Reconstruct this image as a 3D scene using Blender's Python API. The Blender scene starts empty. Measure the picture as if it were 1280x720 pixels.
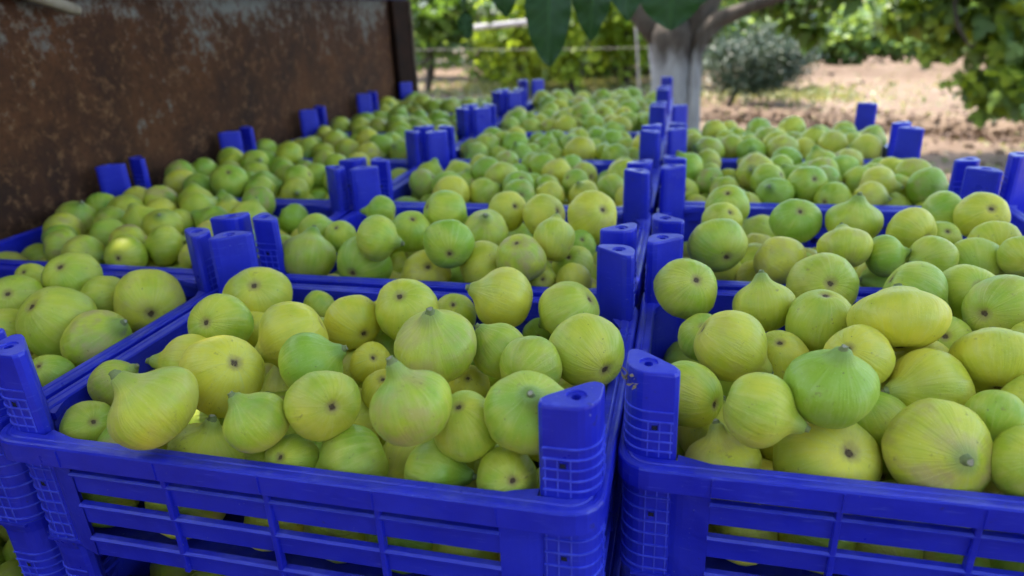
import bpy, bmesh, math, random
import numpy as np
from math import sin, cos, pi, radians
from mathutils import Vector, Matrix, noise

random.seed(7)
rng = np.random.default_rng(11)
scn = bpy.context.scene
COL = scn.collection

# ------------------------------------------------------------------ camera, world, sun, exposure
cam = bpy.data.cameras.new('camera')
cam_ob = bpy.data.objects.new('camera', cam)
COL.objects.link(cam_ob)
CAM = Vector((0.03110, -0.28028, 0.23916))
R_ = Vector((0.97126473, 0.2343746, -0.04139285))
U_ = Vector((-0.05076294, 0.37391845, 0.92607133))
F_ = Vector((-0.23252515, 0.8973592, -0.37507135))
m = Matrix.Identity(4)
for i in range(3):
    m[i][0] = R_[i]; m[i][1] = U_[i]; m[i][2] = -F_[i]; m[i][3] = CAM[i]
cam_ob.matrix_world = m
cam.sensor_width = 36
cam.lens = 857.3 / 1280 * 36
cam.clip_start = 0.02
cam.clip_end = 400
cam.dof.use_dof = True
cam.dof.focus_distance = 0.46
cam.dof.aperture_fstop = 5.6
scn.camera = cam_ob
scn.render.resolution_x = 1024
scn.render.resolution_y = 576

SUN = Vector((-0.30, 0.22, 1.0)).normalized()      # towards the sun
sun_el = math.asin(SUN.z)
world = bpy.data.worlds.new('World')
scn.world = world
world.use_nodes = True
wn = world.node_tree
sky = wn.nodes.new('ShaderNodeTexSky')
sky.sky_type = 'NISHITA'
sky.sun_disc = False
sky.sun_elevation = sun_el
sky.sun_rotation = math.atan2(SUN.x, SUN.y)
sky.air_density = 1.2
sky.dust_density = 2.5
bg = wn.nodes['Background']
bg.inputs['Strength'].default_value = 0.15
wn.links.new(sky.outputs[0], bg.inputs['Color'])
sl = bpy.data.lights.new('sun', 'SUN')
sl.energy = 2.0
sl.angle = radians(0.53)
sl.color = (1.0, 0.93, 0.82)
sun_ob = bpy.data.objects.new('sun', sl)
sun_ob.rotation_euler = SUN.to_track_quat('Z', 'Y').to_euler()
COL.objects.link(sun_ob)
scn.view_settings.view_transform = 'Standard'
scn.view_settings.look = 'None'
scn.view_settings.exposure = 2.68
scn.view_settings.gamma = 1
scn.cycles.max_bounces = 8
scn.cycles.diffuse_bounces = 5
scn.cycles.transmission_bounces = 6
scn.cycles.use_denoising = True

# ------------------------------------------------------------------ helpers
def link(o, parent=None):
    COL.objects.link(o)
    if parent is not None:
        o.parent = parent
    return o

def tag(o, label=None, cat=None, group=None, kind=None):
    if label: o['label'] = label
    if cat: o['category'] = cat
    if group: o['group'] = group
    if kind: o['kind'] = kind
    return o

def empty(name, loc, label=None, cat=None, group=None, rz=0.0):
    o = bpy.data.objects.new(name, None)
    o.empty_display_size = 0.05
    o.location = loc
    o.rotation_euler.z = rz
    link(o)
    return tag(o, label, cat, group)

def obj(name, me, mat=None, parent=None):
    if mat is not None and not me.materials:
        me.materials.append(mat)
    return link(bpy.data.objects.new(name, me), parent)

def np_mesh(name, V, Fc, smooth=True, attrs=None):
    """V (n,3), Fc (m,k) with k 3 or 4; attrs {name: (type, array)} on points"""
    me = bpy.data.meshes.new(name)
    V = np.asarray(V, dtype=np.float32); Fc = np.asarray(Fc, dtype=np.int32)
    k = Fc.shape[1]
    me.vertices.add(len(V)); me.vertices.foreach_set('co', V.ravel())
    me.loops.add(Fc.size); me.loops.foreach_set('vertex_index', Fc.ravel())
    me.polygons.add(len(Fc))
    me.polygons.foreach_set('loop_start', np.arange(0, Fc.size, k, dtype=np.int32))
    me.polygons.foreach_set('loop_total', np.full(len(Fc), k, dtype=np.int32))
    me.polygons.foreach_set('use_smooth', np.full(len(Fc), smooth, dtype=bool))
    me.update(calc_edges=True)
    for an, (ty, arr) in (attrs or {}).items():
        a = me.attributes.new(an, ty, 'POINT')
        arr = np.asarray(arr, dtype=np.float32)
        a.data.foreach_set('vector' if ty == 'FLOAT_VECTOR' else 'value', arr.ravel())
    return me

def bm_mesh(name, bm, smooth=False, recalc=True):
    if recalc:
        bmesh.ops.recalc_face_normals(bm, faces=bm.faces)
    me = bpy.data.meshes.new(name)
    bm.to_mesh(me); bm.free()
    if smooth:
        for p in me.polygons: p.use_smooth = True
    return me

def add_box(bm, x0, x1, y0, y1, z0, z1, bev=0.0):
    vs = [bm.verts.new((x, y, z)) for x in (x0, x1) for y in (y0, y1) for z in (z0, z1)]
    fs = [(0,1,3,2),(4,6,7,5),(0,4,5,1),(2,3,7,6),(0,2,6,4),(1,5,7,3)]
    faces = [bm.faces.new([vs[i] for i in f]) for f in fs]
    if bev > 0:
        es = list({e for f in faces for e in f.edges})
        bmesh.ops.bevel(bm, geom=es, offset=bev, segments=1, affect='EDGES')

def sweep(bm, path, sect, closed=True):
    """path: list of (point, inward normal) in the plan; sect: list of (offset inwards, z)"""
    rings = []
    for (p, n) in path:
        rings.append([bm.verts.new((p[0] + n[0]*o, p[1] + n[1]*o, z)) for (o, z) in sect])
    L = len(rings); S = len(sect)
    for i in range(L if closed else L - 1):
        a, b = rings[i], rings[(i + 1) % L]
        for j in range(S):
            k = (j + 1) % S
            bm.faces.new((a[j], b[j], b[k], a[k]))

def tube_mesh(name, pts, rads, seg=10, wob=0.0, caps=True, seed=0):
    pts = [Vector(p) for p in pts]
    V = []; Fc = []
    up = Vector((0.0, 0.0, 1.0))
    side0 = None
    for i, p in enumerate(pts):
        t = (pts[min(i+1, len(pts)-1)] - pts[max(i-1, 0)]).normalized()
        if side0 is None:
            side0 = t.orthogonal().normalized()
        side = (side0 - t * side0.dot(t)).normalized(); side0 = side
        bi = t.cross(side)
        for k in range(seg):
            a = 2*pi*k/seg
            d = side*cos(a) + bi*sin(a)
            r = rads[i] * (1 + wob * noise.noise(Vector((p.x*6 + d.x*1.5 + seed, p.y*6 + d.y*1.5, p.z*4))))
            V.append(tuple(p + d*r))
    n = len(pts)
    for i in range(n-1):
        for k in range(seg):
            k2 = (k+1) % seg
            Fc.append((i*seg+k, i*seg+k2, (i+1)*seg+k2, (i+1)*seg+k))
    if caps:
        V.append(tuple(pts[0])); V.append(tuple(pts[-1]))
        c0, c1 = len(V)-2, len(V)-1
        for k in range(seg):
            k2 = (k+1) % seg
            Fc.append((c0, k2, k, k)); Fc.append((c1, (n-1)*seg+k, (n-1)*seg+k2, (n-1)*seg+k2))
    me = bpy.data.meshes.new(name)
    me.from_pydata(V, [], [tuple(dict.fromkeys(f)) for f in Fc])
    for p_ in me.polygons: p_.use_smooth = True
    return me

# ------------------------------------------------------------------ node helpers
class NT:
    def __init__(s, name):
        s.mat = bpy.data.materials.new(name); s.mat.use_nodes = True
        s.t = s.mat.node_tree
        s.b = s.t.nodes['Principled BSDF']; s.out = s.t.nodes['Material Output']
    def n(s, ty, **kw):
        x = s.t.nodes.new(ty)
        for k, v in kw.items(): setattr(x, k, v)
        return x
    def l(s, a, b): s.t.links.new(a, b)
    def put(s, sock, v):
        if isinstance(v, bpy.types.NodeSocket): s.l(v, sock)
        elif v is not None: sock.default_value = v
    def math(s, op, a, b=None, c=None, clamp=False):
        x = s.n('ShaderNodeMath', operation=op); x.use_clamp = clamp
        s.put(x.inputs[0], a); s.put(x.inputs[1], b)
        if c is not None: s.put(x.inputs[2], c)
        return x.outputs[0]
    def vmath(s, op, a, b=None):
        x = s.n('ShaderNodeVectorMath', operation=op)
        s.put(x.inputs[0], a); s.put(x.inputs[1], b)
        return x.outputs[0]
    def noise(s, vec, scale, detail=3, rough=0.5, w=None):
        x = s.n('ShaderNodeTexNoise'); x.inputs['Scale'].default_value = scale
        x.inputs['Detail'].default_value = detail; x.inputs['Roughness'].default_value = rough
        if vec is not None: s.l(vec, x.inputs['Vector'])
        return x.outputs['Fac']
    def ramp(s, fac, stops, interp='LINEAR'):
        x = s.n('ShaderNodeValToRGB'); x.color_ramp.interpolation = interp
        cr = x.color_ramp
        while len(cr.elements) > 1: cr.elements.remove(cr.elements[-1])
        for i, (p, c) in enumerate(stops):
            e = cr.elements[0] if i == 0 else cr.elements.new(p)
            e.position = p
            e.color = (c, c, c, 1) if not isinstance(c, tuple) else (*c, 1)
        s.put(x.inputs[0], fac)
        return x.outputs[0]
    def mix(s, fac, a, b, blend='MIX'):
        x = s.n('ShaderNodeMix', data_type='RGBA', blend_type=blend)
        s.put(x.inputs[0], fac)
        s.put(x.inputs[6], (*a, 1) if isinstance(a, tuple) else a)
        s.put(x.inputs[7], (*b, 1) if isinstance(b, tuple) else b)
        return x.outputs[2]
    def attr(s, name, ty='GEOMETRY'):
        return s.n('ShaderNodeAttribute', attribute_name=name, attribute_type=ty)
    def bump(s, h, strength=0.3, dist=0.002):
        x = s.n('ShaderNodeBump'); x.inputs['Strength'].default_value = strength
        x.inputs['Distance'].default_value = dist
        s.put(x.inputs['Height'], h); s.l(x.outputs[0], s.b.inputs['Normal'])
    def obcoord(s):
        return s.n('ShaderNodeTexCoord').outputs['Object']
    def pos(s):
        return s.n('ShaderNodeNewGeometry').outputs['Position']
    def base(s, c): s.put(s.b.inputs['Base Color'], (*c, 1) if isinstance(c, tuple) else c)
    def rough(s, r): s.put(s.b.inputs['Roughness'], r)

# ------------------------------------------------------------------ materials
def mat_plastic():
    t = NT('blue_plastic')
    p = t.pos()
    n1 = t.noise(p, 22, 4, .6)
    c = t.mix(t.ramp(n1, [(.3, 0.0), (.7, 1.0)]), (0.008, 0.012, 0.44), (0.014, 0.022, 0.58))
    scr = t.noise(t.vmath('MULTIPLY', p, (60, 60, 400)), 1.0, 3, .6)
    c = t.mix(t.math('MULTIPLY', t.ramp(scr, [(.60, 0.0), (.75, 1.0)]), .25), c, (0.07, 0.09, 0.62))
    dirt = t.noise(p, 75, 4, .7)
    c = t.mix(t.math('MULTIPLY', t.ramp(dirt, [(.66, 0.0), (.74, 1.0)]), .75), c, (0.030, 0.024, 0.05))
    dust = t.noise(p, 330, 2, .6)
    c = t.mix(t.math('MULTIPLY', t.ramp(dust, [(.72, 0.0), (.78, 1.0)]), .5), c, (0.35, 0.36, 0.50))
    nz = t.n('ShaderNodeSeparateXYZ'); t.l(t.n('ShaderNodeNewGeometry').outputs['Normal'], nz.inputs[0])
    up = t.ramp(nz.outputs[2], [(.55, 0.0), (.95, 1.0)])
    top_pale = t.math('MULTIPLY', up, t.ramp(t.noise(p, 30, 5, .7), [(.42, .02), (.70, .20)]))  # up-facing faces patchily paler
    c = t.mix(top_pale, c, (0.26, 0.27, 0.42))
    s2 = t.noise(t.vmath('MULTIPLY', p, (25, 25, 260)), 2.0, 2, .5)
    c = t.mix(t.math('MULTIPLY', t.ramp(s2, [(.66, 0.0), (.72, 1.0)]), .30), c, (0.10, 0.12, 0.70))
    fade_ = t.noise(p, 6, 3, .6)
    c = t.mix(t.math('MULTIPLY', t.ramp(fade_, [(.45, 0.0), (.70, 1.0)]), .30), c, (0.022, 0.036, 0.66))
    t.base(c)
    t.rough(t.ramp(t.noise(p, 40, 3), [(.3, .27), (.7, .50)]))
    t.b.inputs['Specular IOR Level'].default_value = 0.5
    t.bump(t.noise(p, 120, 3, .6), .25, .0012)
    return t.mat
def mat_hole_shade():
    t = NT('hole_shade'); t.base((0.006, 0.006, 0.03)); t.rough(.8); return t.mat  # near-black blue painted to stand for the shade inside holes
def mat_fig():
    t = NT('fig_skin')
    rest = t.attr('rest').outputs['Vector']
    ga = t.attr('figp'); oa = t.attr('figp', 'OBJECT')
    par = t.vmath('ADD', ga.outputs['Vector'], oa.outputs['Vector'])
    sp = t.n('ShaderNodeSeparateXYZ'); t.l(par, sp.inputs[0])
    tint, blush, seed = sp.outputs[0], sp.outputs[1], sp.outputs[2]
    off = t.n('ShaderNodeCombineXYZ'); s13 = t.math('MULTIPLY', seed, 37.0)
    t.l(s13, off.inputs[0]); t.l(t.math('MULTIPLY', seed, 17.3), off.inputs[1]); t.l(t.math('MULTIPLY', seed, 9.1), off.inputs[2])
    q = t.vmath('ADD', rest, off.outputs[0])
    rs = t.n('ShaderNodeSeparateXYZ'); t.l(rest, rs.inputs[0])
    z = rs.outputs[2]
    # streaks running from stem to eye: noise over the direction round the axis
    flat = t.vmath('MULTIPLY', rest, (1, 1, 0))
    dirn = t.vmath('NORMALIZE', flat)
    sv = t.vmath('ADD', t.vmath('MULTIPLY', dirn, (1, 1, 1)), t.vmath('MULTIPLY', rest, (0, 0, .16)))
    sv = t.vmath('ADD', sv, off.outputs[0])
    streak = t.noise(sv, 7.5, 2, .55)
    fine = t.noise(sv, 22, 2, .5)
    low = t.noise(q, .9, 2, .5)
    green = t.mix(low, (0.225, 0.405, 0.026), (0.400, 0.510, 0.040))
    yellow = t.mix(low, (0.660, 0.560, 0.026), (0.780, 0.680, 0.070))
    # tint varies over the fruit; yellower towards the eye, greener at the neck
    tf = t.math('ADD', t.math('MULTIPLY_ADD', tint, 1.5, -.25), t.math('MULTIPLY', t.math('SUBTRACT', low, .5), 1.3))
    tf = t.math('SUBTRACT', tf, t.math('MULTIPLY', z, .12))
    tf = t.math('ADD', tf, t.math('MULTIPLY', t.math('SUBTRACT', streak, .5), .45), clamp=True)
    c = t.mix(tf, green, yellow)
    # pale meridian lines
    c = t.mix(t.math('MULTIPLY', t.ramp(streak, [(.52, 0.0), (.78, 1.0)]), .26), c, (0.58, 0.60, 0.26))
    c = t.mix(t.math('MULTIPLY', t.ramp(fine, [(.56, 0.0), (.76, 1.0)]), .10), c, (0.25, 0.32, 0.05))
    c = t.mix(t.math('MULTIPLY', t.ramp(t.noise(q, 2.6, 4, .65), [(.46, 0.0), (.74, 1.0)]), .16), c, (0.66, 0.68, 0.30))
    # brownish pink blush
    bl = t.math('MULTIPLY', t.ramp(t.noise(q, 1.5, 3, .6), [(.44, 0.0), (.66, 1.0)]), t.math('MULTIPLY', blush, 1.5), clamp=True)
    c = t.mix(bl, c, (0.50, 0.37, 0.14))
    # small pale lenticels
    vo = t.n('ShaderNodeTexVoronoi'); vo.inputs['Scale'].default_value = 15
    t.l(q, vo.inputs['Vector'])
    c = t.mix(t.math('MULTIPLY', t.ramp(vo.outputs['Distance'], [(.08, 1.0), (.16, 0.0)]), .38), c, (0.66, 0.68, 0.40))
    # scuffs and small brown scars
    sc = t.ramp(t.noise(q, 3.4, 5, .75), [(.62, 0.0), (.70, 1.0)])
    c = t.mix(t.math('MULTIPLY', sc, .55), c, (0.23, 0.15, 0.06))
    sc2 = t.ramp(t.noise(t.vmath('ADD', q, (5.2, 1.7, 3.1)), 7.0, 3, .6), [(.70, 0.0), (.74, 1.0)])
    c = t.mix(t.math('MULTIPLY', sc2, .6), c, (0.10, 0.06, 0.03))
    # brown ring of scales round the eye; the stem end is darker green
    rad = t.n('ShaderNodeVectorMath', operation='LENGTH'); t.l(flat, rad.inputs[0])
    r = rad.outputs['Value']
    below = t.math('LESS_THAN', z, -.25)
    rw = t.math('ADD', r, t.math('MULTIPLY', t.math('SUBTRACT', t.noise(q, 9, 2), .5), .14))
    e1 = t.math('MULTIPLY', below, t.ramp(rw, [(.09, 1.0), (.24, 0.0)]))
    c = t.mix(t.math('MULTIPLY', e1, .7), c, (0.34, 0.22, 0.09))
    e2 = t.math('MULTIPLY', below, t.ramp(rw, [(.055, 1.0), (.10, 0.0)]))
    c = t.mix(t.math('MULTIPLY', e2, .85), c, (0.06, 0.025, 0.015))
    st = t.math('MULTIPLY', t.math('GREATER_THAN', z, .4), t.ramp(r, [(.18, 1.0), (.36, 0.0)]))
    c = t.mix(t.math('MULTIPLY', st, .55), c, (0.16, 0.25, 0.07))
    t.base(c)
    t.rough(t.ramp(low, [(.3, .38), (.7, .52)]))
    t.b.inputs['Specular IOR Level'].default_value = 0.42
    t.b.inputs['Subsurface Weight'].default_value = 0.18
    t.b.inputs['Subsurface Radius'].default_value = (0.8, 1.0, 0.25)
    t.b.inputs['Subsurface Scale'].default_value = 0.006
    h = t.math('ADD', t.math('MULTIPLY', streak, 1.2), t.math('MULTIPLY', t.noise(q, 9, 4, .6), .5))
    h = t.math('ADD', h, t.math('MULTIPLY', fine, .4))
    t.bump(h, .42, .0010)
    return t.mat
def mat_simple(name, c1, c2, scale=20, rough=.7, bump=.3, bd=.002, detail=4):
    t = NT(name); p = t.obcoord()
    f = t.noise(p, scale, detail, .6)
    t.base(t.mix(t.ramp(f, [(.3, 0.0), (.7, 1.0)]), c1, c2)); t.rough(rough)
    t.bump(t.noise(p, scale*3, 3, .6), bump, bd)
    return t.mat
def mat_leaf(name, c1, c2, transl=.35, rough=.45):
    t = NT(name)
    v = t.attr('tintv').outputs['Fac']
    c = t.mix(v, c1, c2)
    n = t.noise(t.pos(), 9, 3)
    c = t.mix(t.math('MULTIPLY', n, .35), c, (c1[0]*1.6, c1[1]*1.2, c1[2]*.7))
    t.base(c); t.rough(rough)
    t.b.inputs['Specular IOR Level'].default_value = .4
    tr = t.n('ShaderNodeBsdfTranslucent')
    t.l(t.mix(.5, c, (min(c2[0]*2.6, .6), min(c2[1]*2.2, .75), c2[2]*.8)), tr.inputs['Color'])
    mx = t.n('ShaderNodeMixShader'); mx.inputs[0].default_value = transl
    t.l(t.b.outputs[0], mx.inputs[1]); t.l(tr.outputs[0], mx.inputs[2]); t.l(mx.outputs[0], t.out.inputs[0])
    return t.mat
def mat_rust():
    t = NT('rusty_steel')
    p = t.pos()
    sp = t.n('ShaderNodeSeparateXYZ'); t.l(p, sp.inputs[0])
    n1 = t.noise(p, 9, 6, .65); n2 = t.noise(p, 60, 5, .7); n3 = t.noise(p, 2.6, 3, .5)
    rust = t.mix(t.ramp(n1, [(.35, 0.0), (.65, 1.0)]), (0.030, 0.010, 0.005), (0.105, 0.040, 0.017))
    rust = t.mix(t.ramp(n2, [(.52, 0.0), (.68, 1.0)]), rust, (0.16, 0.072, 0.032))
    rust = t.mix(t.math('MULTIPLY', t.ramp(t.noise(p, 130, 3, .6), [(.5, 0.0), (.75, 1.0)]), .6), rust, (0.022, 0.009, 0.006))
    # old pale paint left along the top of the sheet, eaten away downwards, streaked by drips
    drip = t.noise(t.vmath('MULTIPLY', p, (1, 34, 4)), 1.0, 4, .6)
    h = t.math('ADD', t.math('MULTIPLY', t.math('SUBTRACT', sp.outputs[2], .222), 5.5), t.math('MULTIPLY', t.math('SUBTRACT', n3, .5), 1.6))
    h = t.math('ADD', h, t.math('MULTIPLY', t.math('SUBTRACT', n1, .5), 2.4))
    h = t.math('ADD', h, t.math('MULTIPLY', t.math('SUBTRACT', drip, .5), .8))
    h = t.math('ADD', h, t.math('MULTIPLY', t.math('SUBTRACT', n2, .5), 2.6))
    pm = t.ramp(h, [(.0, 0.0), (.55, 1.0)])
    paint = t.mix(n1, (0.11, 0.105, 0.098), (0.20, 0.20, 0.195))
    c = t.mix(t.math('MULTIPLY', pm, .85), rust, paint)
    t.base(c); t.rough(t.ramp(n1, [(.3, .75), (.7, .95)]))
    t.b.inputs['Specular IOR Level'].default_value = .25
    t.bump(t.math('ADD', n2, t.math('MULTIPLY', pm, .3)), .5, .0015)
    return t.mat
def mat_soil():
    t = NT('dry_soil')
    p = t.pos()
    n1 = t.noise(p, .55, 5, .6); n2 = t.noise(p, 5, 5, .65); n3 = t.noise(p, 38, 3, .6)
    c = t.mix(t.ramp(n1, [(.35, 0.0), (.65, 1.0)]), (0.100, 0.066, 0.044), (0.155, 0.112, 0.078))
    c = t.mix(t.math('MULTIPLY', t.ramp(n2, [(.45, 0.0), (.7, 1.0)]), .5), c, (0.19, 0.14, 0.10))
    c = t.mix(t.math('MULTIPLY', t.ramp(n3, [(.55, 0.0), (.7, 1.0)]), .4), c, (0.10, 0.06, 0.038))
    t.base(c); t.rough(.95)
    t.b.inputs['Specular IOR Level'].default_value = .15
    t.bump(t.math('ADD', n2, n3), .5, .012)
    return t.mat
def mat_bark():
    t = NT('bark')
    p = t.obcoord()
    n = t.noise(t.vmath('MULTIPLY', p, (14, 14, 4)), 1.0, 5, .65)
    c = t.mix(t.ramp(n, [(.35, 0.0), (.65, 1.0)]), (0.028, 0.020, 0.016), (0.085, 0.068, 0.055))
    t.base(c); t.rough(.9); t.bump(n, .7, .02)
    return t.mat
def mat_whitewash():
    t = NT('whitewashed_bark')
    p = t.obcoord(); sp = t.n('ShaderNodeSeparateXYZ'); t.l(t.pos(), sp.inputs[0])
    n = t.noise(t.vmath('MULTIPLY', p, (14, 14, 4)), 1.0, 5, .65)
    bark = t.mix(t.ramp(n, [(.35, 0.0), (.65, 1.0)]), (0.028, 0.020, 0.016), (0.085, 0.068, 0.055))
    lime = t.mix(t.ramp(n, [(.3, 0.0), (.7, 1.0)]), (0.15, 0.145, 0.155), (0.29, 0.29, 0.30))
    # lime wash reaches to about chest height with a ragged edge
    m_ = t.math('SUBTRACT', -.03, sp.outputs[2])
    m_ = t.math('ADD', m_, t.math('MULTIPLY', t.math('SUBTRACT', n, .5), .35))
    c = t.mix(t.ramp(m_, [(-.10, 0.0), (.16, 1.0)]), bark, lime)
    t.base(c); t.rough(.92); t.bump(n, .6, .015)
    return t.mat

RIDGE = mat_simple('paler_blue_ridges', (0.020, 0.030, 0.60), (0.085, 0.110, 0.80), 90, .45)  # paler blue for the raised grid lines on the posts
BLUE = mat_plastic(); HOLE_SHADE = mat_hole_shade(); FIG = mat_fig()
STEM = mat_simple('fig_stem', (0.14, 0.16, 0.05), (0.27, 0.30, 0.11), 120, .7)
CUT = mat_simple('dried_stem_cut', (0.24, 0.20, 0.13), (0.48, 0.42, 0.33), 150, .8)
EYE = mat_simple('fig_eye', (0.030, 0.012, 0.008), (0.17, 0.090, 0.040), 150, .8)
RUST = mat_rust(); SOIL = mat_soil(); BARK = mat_bark(); WASH = mat_whitewash()
RAIL = mat_simple('blue_rail_paint', (0.010, 0.012, 0.06), (0.03, 0.03, 0.11), 25, .5)
DARK_STEEL = mat_simple('dark_rusty_post', (0.010, 0.005, 0.004), (0.026, 0.010, 0.006), 25, .8)
EDGE = mat_simple('worn_steel_edge', (0.07, 0.05, 0.038), (0.16, 0.12, 0.09), 40, .7)
WOOD = mat_simple('worn_wooden_pole', (0.16, 0.12, 0.09), (0.36, 0.30, 0.24), 30, .8)
GREY_POLE = mat_simple('weathered_grey_wood', (0.20, 0.18, 0.17), (0.36, 0.33, 0.31), 12, .8)
PLANK = mat_simple('trailer_bed_steel', (0.03, 0.018, 0.013), (0.10, 0.055, 0.035), 15, .85)
STONE = mat_simple('pale_stone', (0.42, 0.37, 0.33), (0.62, 0.56, 0.50), 12, .9)
for m_ in (DARK_STEEL, EDGE): m_.node_tree.nodes['Principled BSDF'].inputs['Specular IOR Level'].default_value = .08
LEAF_NEAR = mat_leaf('leaf_dark_near', (0.010, 0.042, 0.011), (0.050, 0.130, 0.040), .10, .5)  # hanging leaves in shade: the darkness is put into the colour
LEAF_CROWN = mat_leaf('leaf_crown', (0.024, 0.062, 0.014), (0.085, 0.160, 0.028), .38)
LEAF_BRIGHT = mat_leaf('leaf_bright', (0.075, 0.145, 0.018), (0.300, 0.360, 0.040), .50)  # fig bushes in sun: their brightness is put into the leaf colour
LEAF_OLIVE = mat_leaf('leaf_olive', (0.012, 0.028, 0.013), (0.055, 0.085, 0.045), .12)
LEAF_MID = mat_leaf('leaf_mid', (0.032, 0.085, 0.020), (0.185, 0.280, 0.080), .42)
GRASS = mat_leaf('dry_grass', (0.09, 0.13, 0.04), (0.30, 0.26, 0.12), .25)
DRY = mat_simple('dry_litter', (0.13, 0.09, 0.055), (0.33, 0.25, 0.16), 120, .9)

# ------------------------------------------------------------------ fig geometry
PROF = [(0.0, -.800), (.045, -.803), (.09, -.822), (.15, -.850), (.26, -.872), (.42, -.845), (.60, -.750), (.76, -.590),
        (.88, -.400), (.965, -.180), (1.0, .060), (.975, .280), (.89, .480), (.76, .640), (.60, .765), (.45, .850)]
def profile(sq, neck, rings):
    pts = [(r, z*sq) for r, z in PROF]
    zt = .85*sq
    L = .06 + .36*neck
    w = .34 - .05*neck
    pts += [(w+.05, zt+.07), (w-.03, zt+.07+.25*L), (w-.08, zt+.07+.55*L), (w-.12, zt+.07+.85*L), (w-.155, zt+.07+L), (0.0, zt+.075+L)]
    P = np.array(pts)
    d = np.r_[0, np.cumsum(np.hypot(*np.diff(P, axis=0).T))]
    # parameter by arc length, denser where the eye and the neck are
    q = np.linspace(0, d[-1], rings*3)
    Q = np.c_[np.interp(q, d, P[:, 0]), np.interp(q, d, P[:, 1])]
    for _ in range(3):
        Q[1:-1] = .25*Q[:-2] + .5*Q[1:-1] + .25*Q[2:]
    idx = np.linspace(0, len(Q)-1, rings).round().astype(int)
    return Q[idx], zt + .075 + L
def fig_geom(sq, neck, seed, seg, rings):
    Q, top = profile(sq, neck, rings)
    rg = np.random.default_rng(seed)
    V = [np.array([[0, 0, Q[0, 1]]])]
    ph = np.arange(seg)*2*pi/seg
    a = rg.uniform(0, 2*pi, 8)
    ell = rg.uniform(.0, .055)
    for r, z in Q[1:-1]:
        k = 1 - .02 + ell*np.cos(2*(ph+a[0])) + .020*np.sin(3*ph+a[1]+z*1.4) + .014*np.sin(5*ph+a[2]-z*2) + .006*np.sin(9*ph+a[3]) + .005*np.sin(14*ph+a[7])*max(0, 1-abs(z)) + .03*np.sin(ph+a[4]+z*1.7)
        k = 1 + (k-1)*min(1, r*1.3)
        V.append(np.c_[r*k*np.cos(ph), r*k*np.sin(ph), np.full(seg, z)])
    V.append(np.array([[0, 0, Q[-1, 1]]]))
    V = np.vstack(V); rest = V.copy()
    # neck leans to one side
    ba = a[5]; am = rg.uniform(.04, .22)
    t = np.maximum(0, V[:, 2]-.35*sq)
    V[:, 0] += am*cos(ba)*t**1.6; V[:, 1] += am*sin(ba)*t**1.6
    # a slightly lopsided bottom
    V[:, 2] += .05*np.sin(a[6])*V[:, 0]*np.abs(V[:, 2]) + .05*np.cos(a[6])*V[:, 1]*np.abs(V[:, 2])
    n = rings-2
    F = []
    for i in range(n-1):
        for k in range(seg):
            k2 = (k+1) % seg
            F.append((1+i*seg+k, 1+i*seg+k2, 1+(i+1)*seg+k2, 1+(i+1)*seg+k))
    F = np.array(F)
    lastv = len(V)-1
    tri = [(0, 1+(k+1) % seg, 1+k) for k in range(seg)] + [(lastv, 1+(n-1)*seg+k, 1+(n-1)*seg+(k+1) % seg) for k in range(seg)]
    T = np.vstack([F[:, [0, 1, 2]], F[:, [0, 2, 3]], np.array(tri)])
    tp = Vector(V[-1]); below = Vector(V[-1-seg*3:-1-seg*2].mean(0)) if n > 4 else Vector((0, 0, .7))
    return V, T, rest, tp, (tp-below).normalized()
def fig_mesh(name, sq, neck, seed, seg, rings):
    V, T, rest, tp, td = fig_geom(sq, neck, seed, seg, rings)
    me = np_mesh(name, V, T, True, {'rest': ('FLOAT_VECTOR', rest)})
    me.materials.append(FIG)
    return me, tp, td
def stem_mesh():
    bm = bmesh.new()
    sect = [(.0, .150), (.05, .140), (.09, .110), (.13, .098), (.155, .100), (.162, .07), (.15, .0)]
    S = 9; prev = None; rings = []
    for z, r in sect[:-1]:
        rings.append([bm.verts.new((r*cos(2*pi*k/S)*(1+.1*sin(k*2.3)), r*sin(2*pi*k/S)*(1+.1*cos(k*1.7)), z+.014*sin(k*1.3)*(z > .1))) for k in range(S)])
    for a, b in zip(rings, rings[1:]):
        for k in range(S): bm.faces.new((a[k], a[(k+1) % S], b[(k+1) % S], b[k]))
    c = bm.verts.new((0, 0, .150))
    for k in range(S):
        f = bm.faces.new((rings[-1][k], rings[-1][(k+1) % S], c)); f.material_index = 1
    me = bm_mesh('stem', bm, True)
    me.materials.append(STEM); me.materials.append(CUT)
    return me
def eye_mesh():
    # ring of small dark scales round a pit, facing +z before it is turned onto the fruit
    bm = bmesh.new(); S = 12
    ra = [bm.verts.new((.085*cos(2*pi*k/S)*(1+.22*(k % 2)), .085*sin(2*pi*k/S)*(1+.22*(k % 2)), -.004)) for k in range(S)]
    rb = [bm.verts.new((.062*cos(2*pi*k/S), .062*sin(2*pi*k/S), .016+.008*(k % 3))) for k in range(S)]
    rc = [bm.verts.new((.030*cos(2*pi*k/S), .030*sin(2*pi*k/S), .006)) for k in range(S)]
    c = bm.verts.new((0, 0, -.02))
    for k in range(S):
        k2 = (k+1) % S
        bm.faces.new((ra[k], ra[k2], rb[k2], rb[k])); bm.faces.new((rb[k], rb[k2], rc[k2], rc[k])); bm.faces.new((rc[k], rc[k2], c))
    return bm_mesh('eye', bm, True)
STEM_ME = stem_mesh(); EYE_ME = eye_mesh(); EYE_ME.materials.append(EYE)

# ------------------------------------------------------------------ crates
W, D = 0.40, 0.28472
LX, LY, H, PH = 0.392, 0.2790, 0.090, 0.146      # outside length and depth, rim height, post height
hx, hy = LX/2, LY/2
hp = hy-.0085      # the corner posts stand back from the front edge of the rim
E = H-.075

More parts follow.
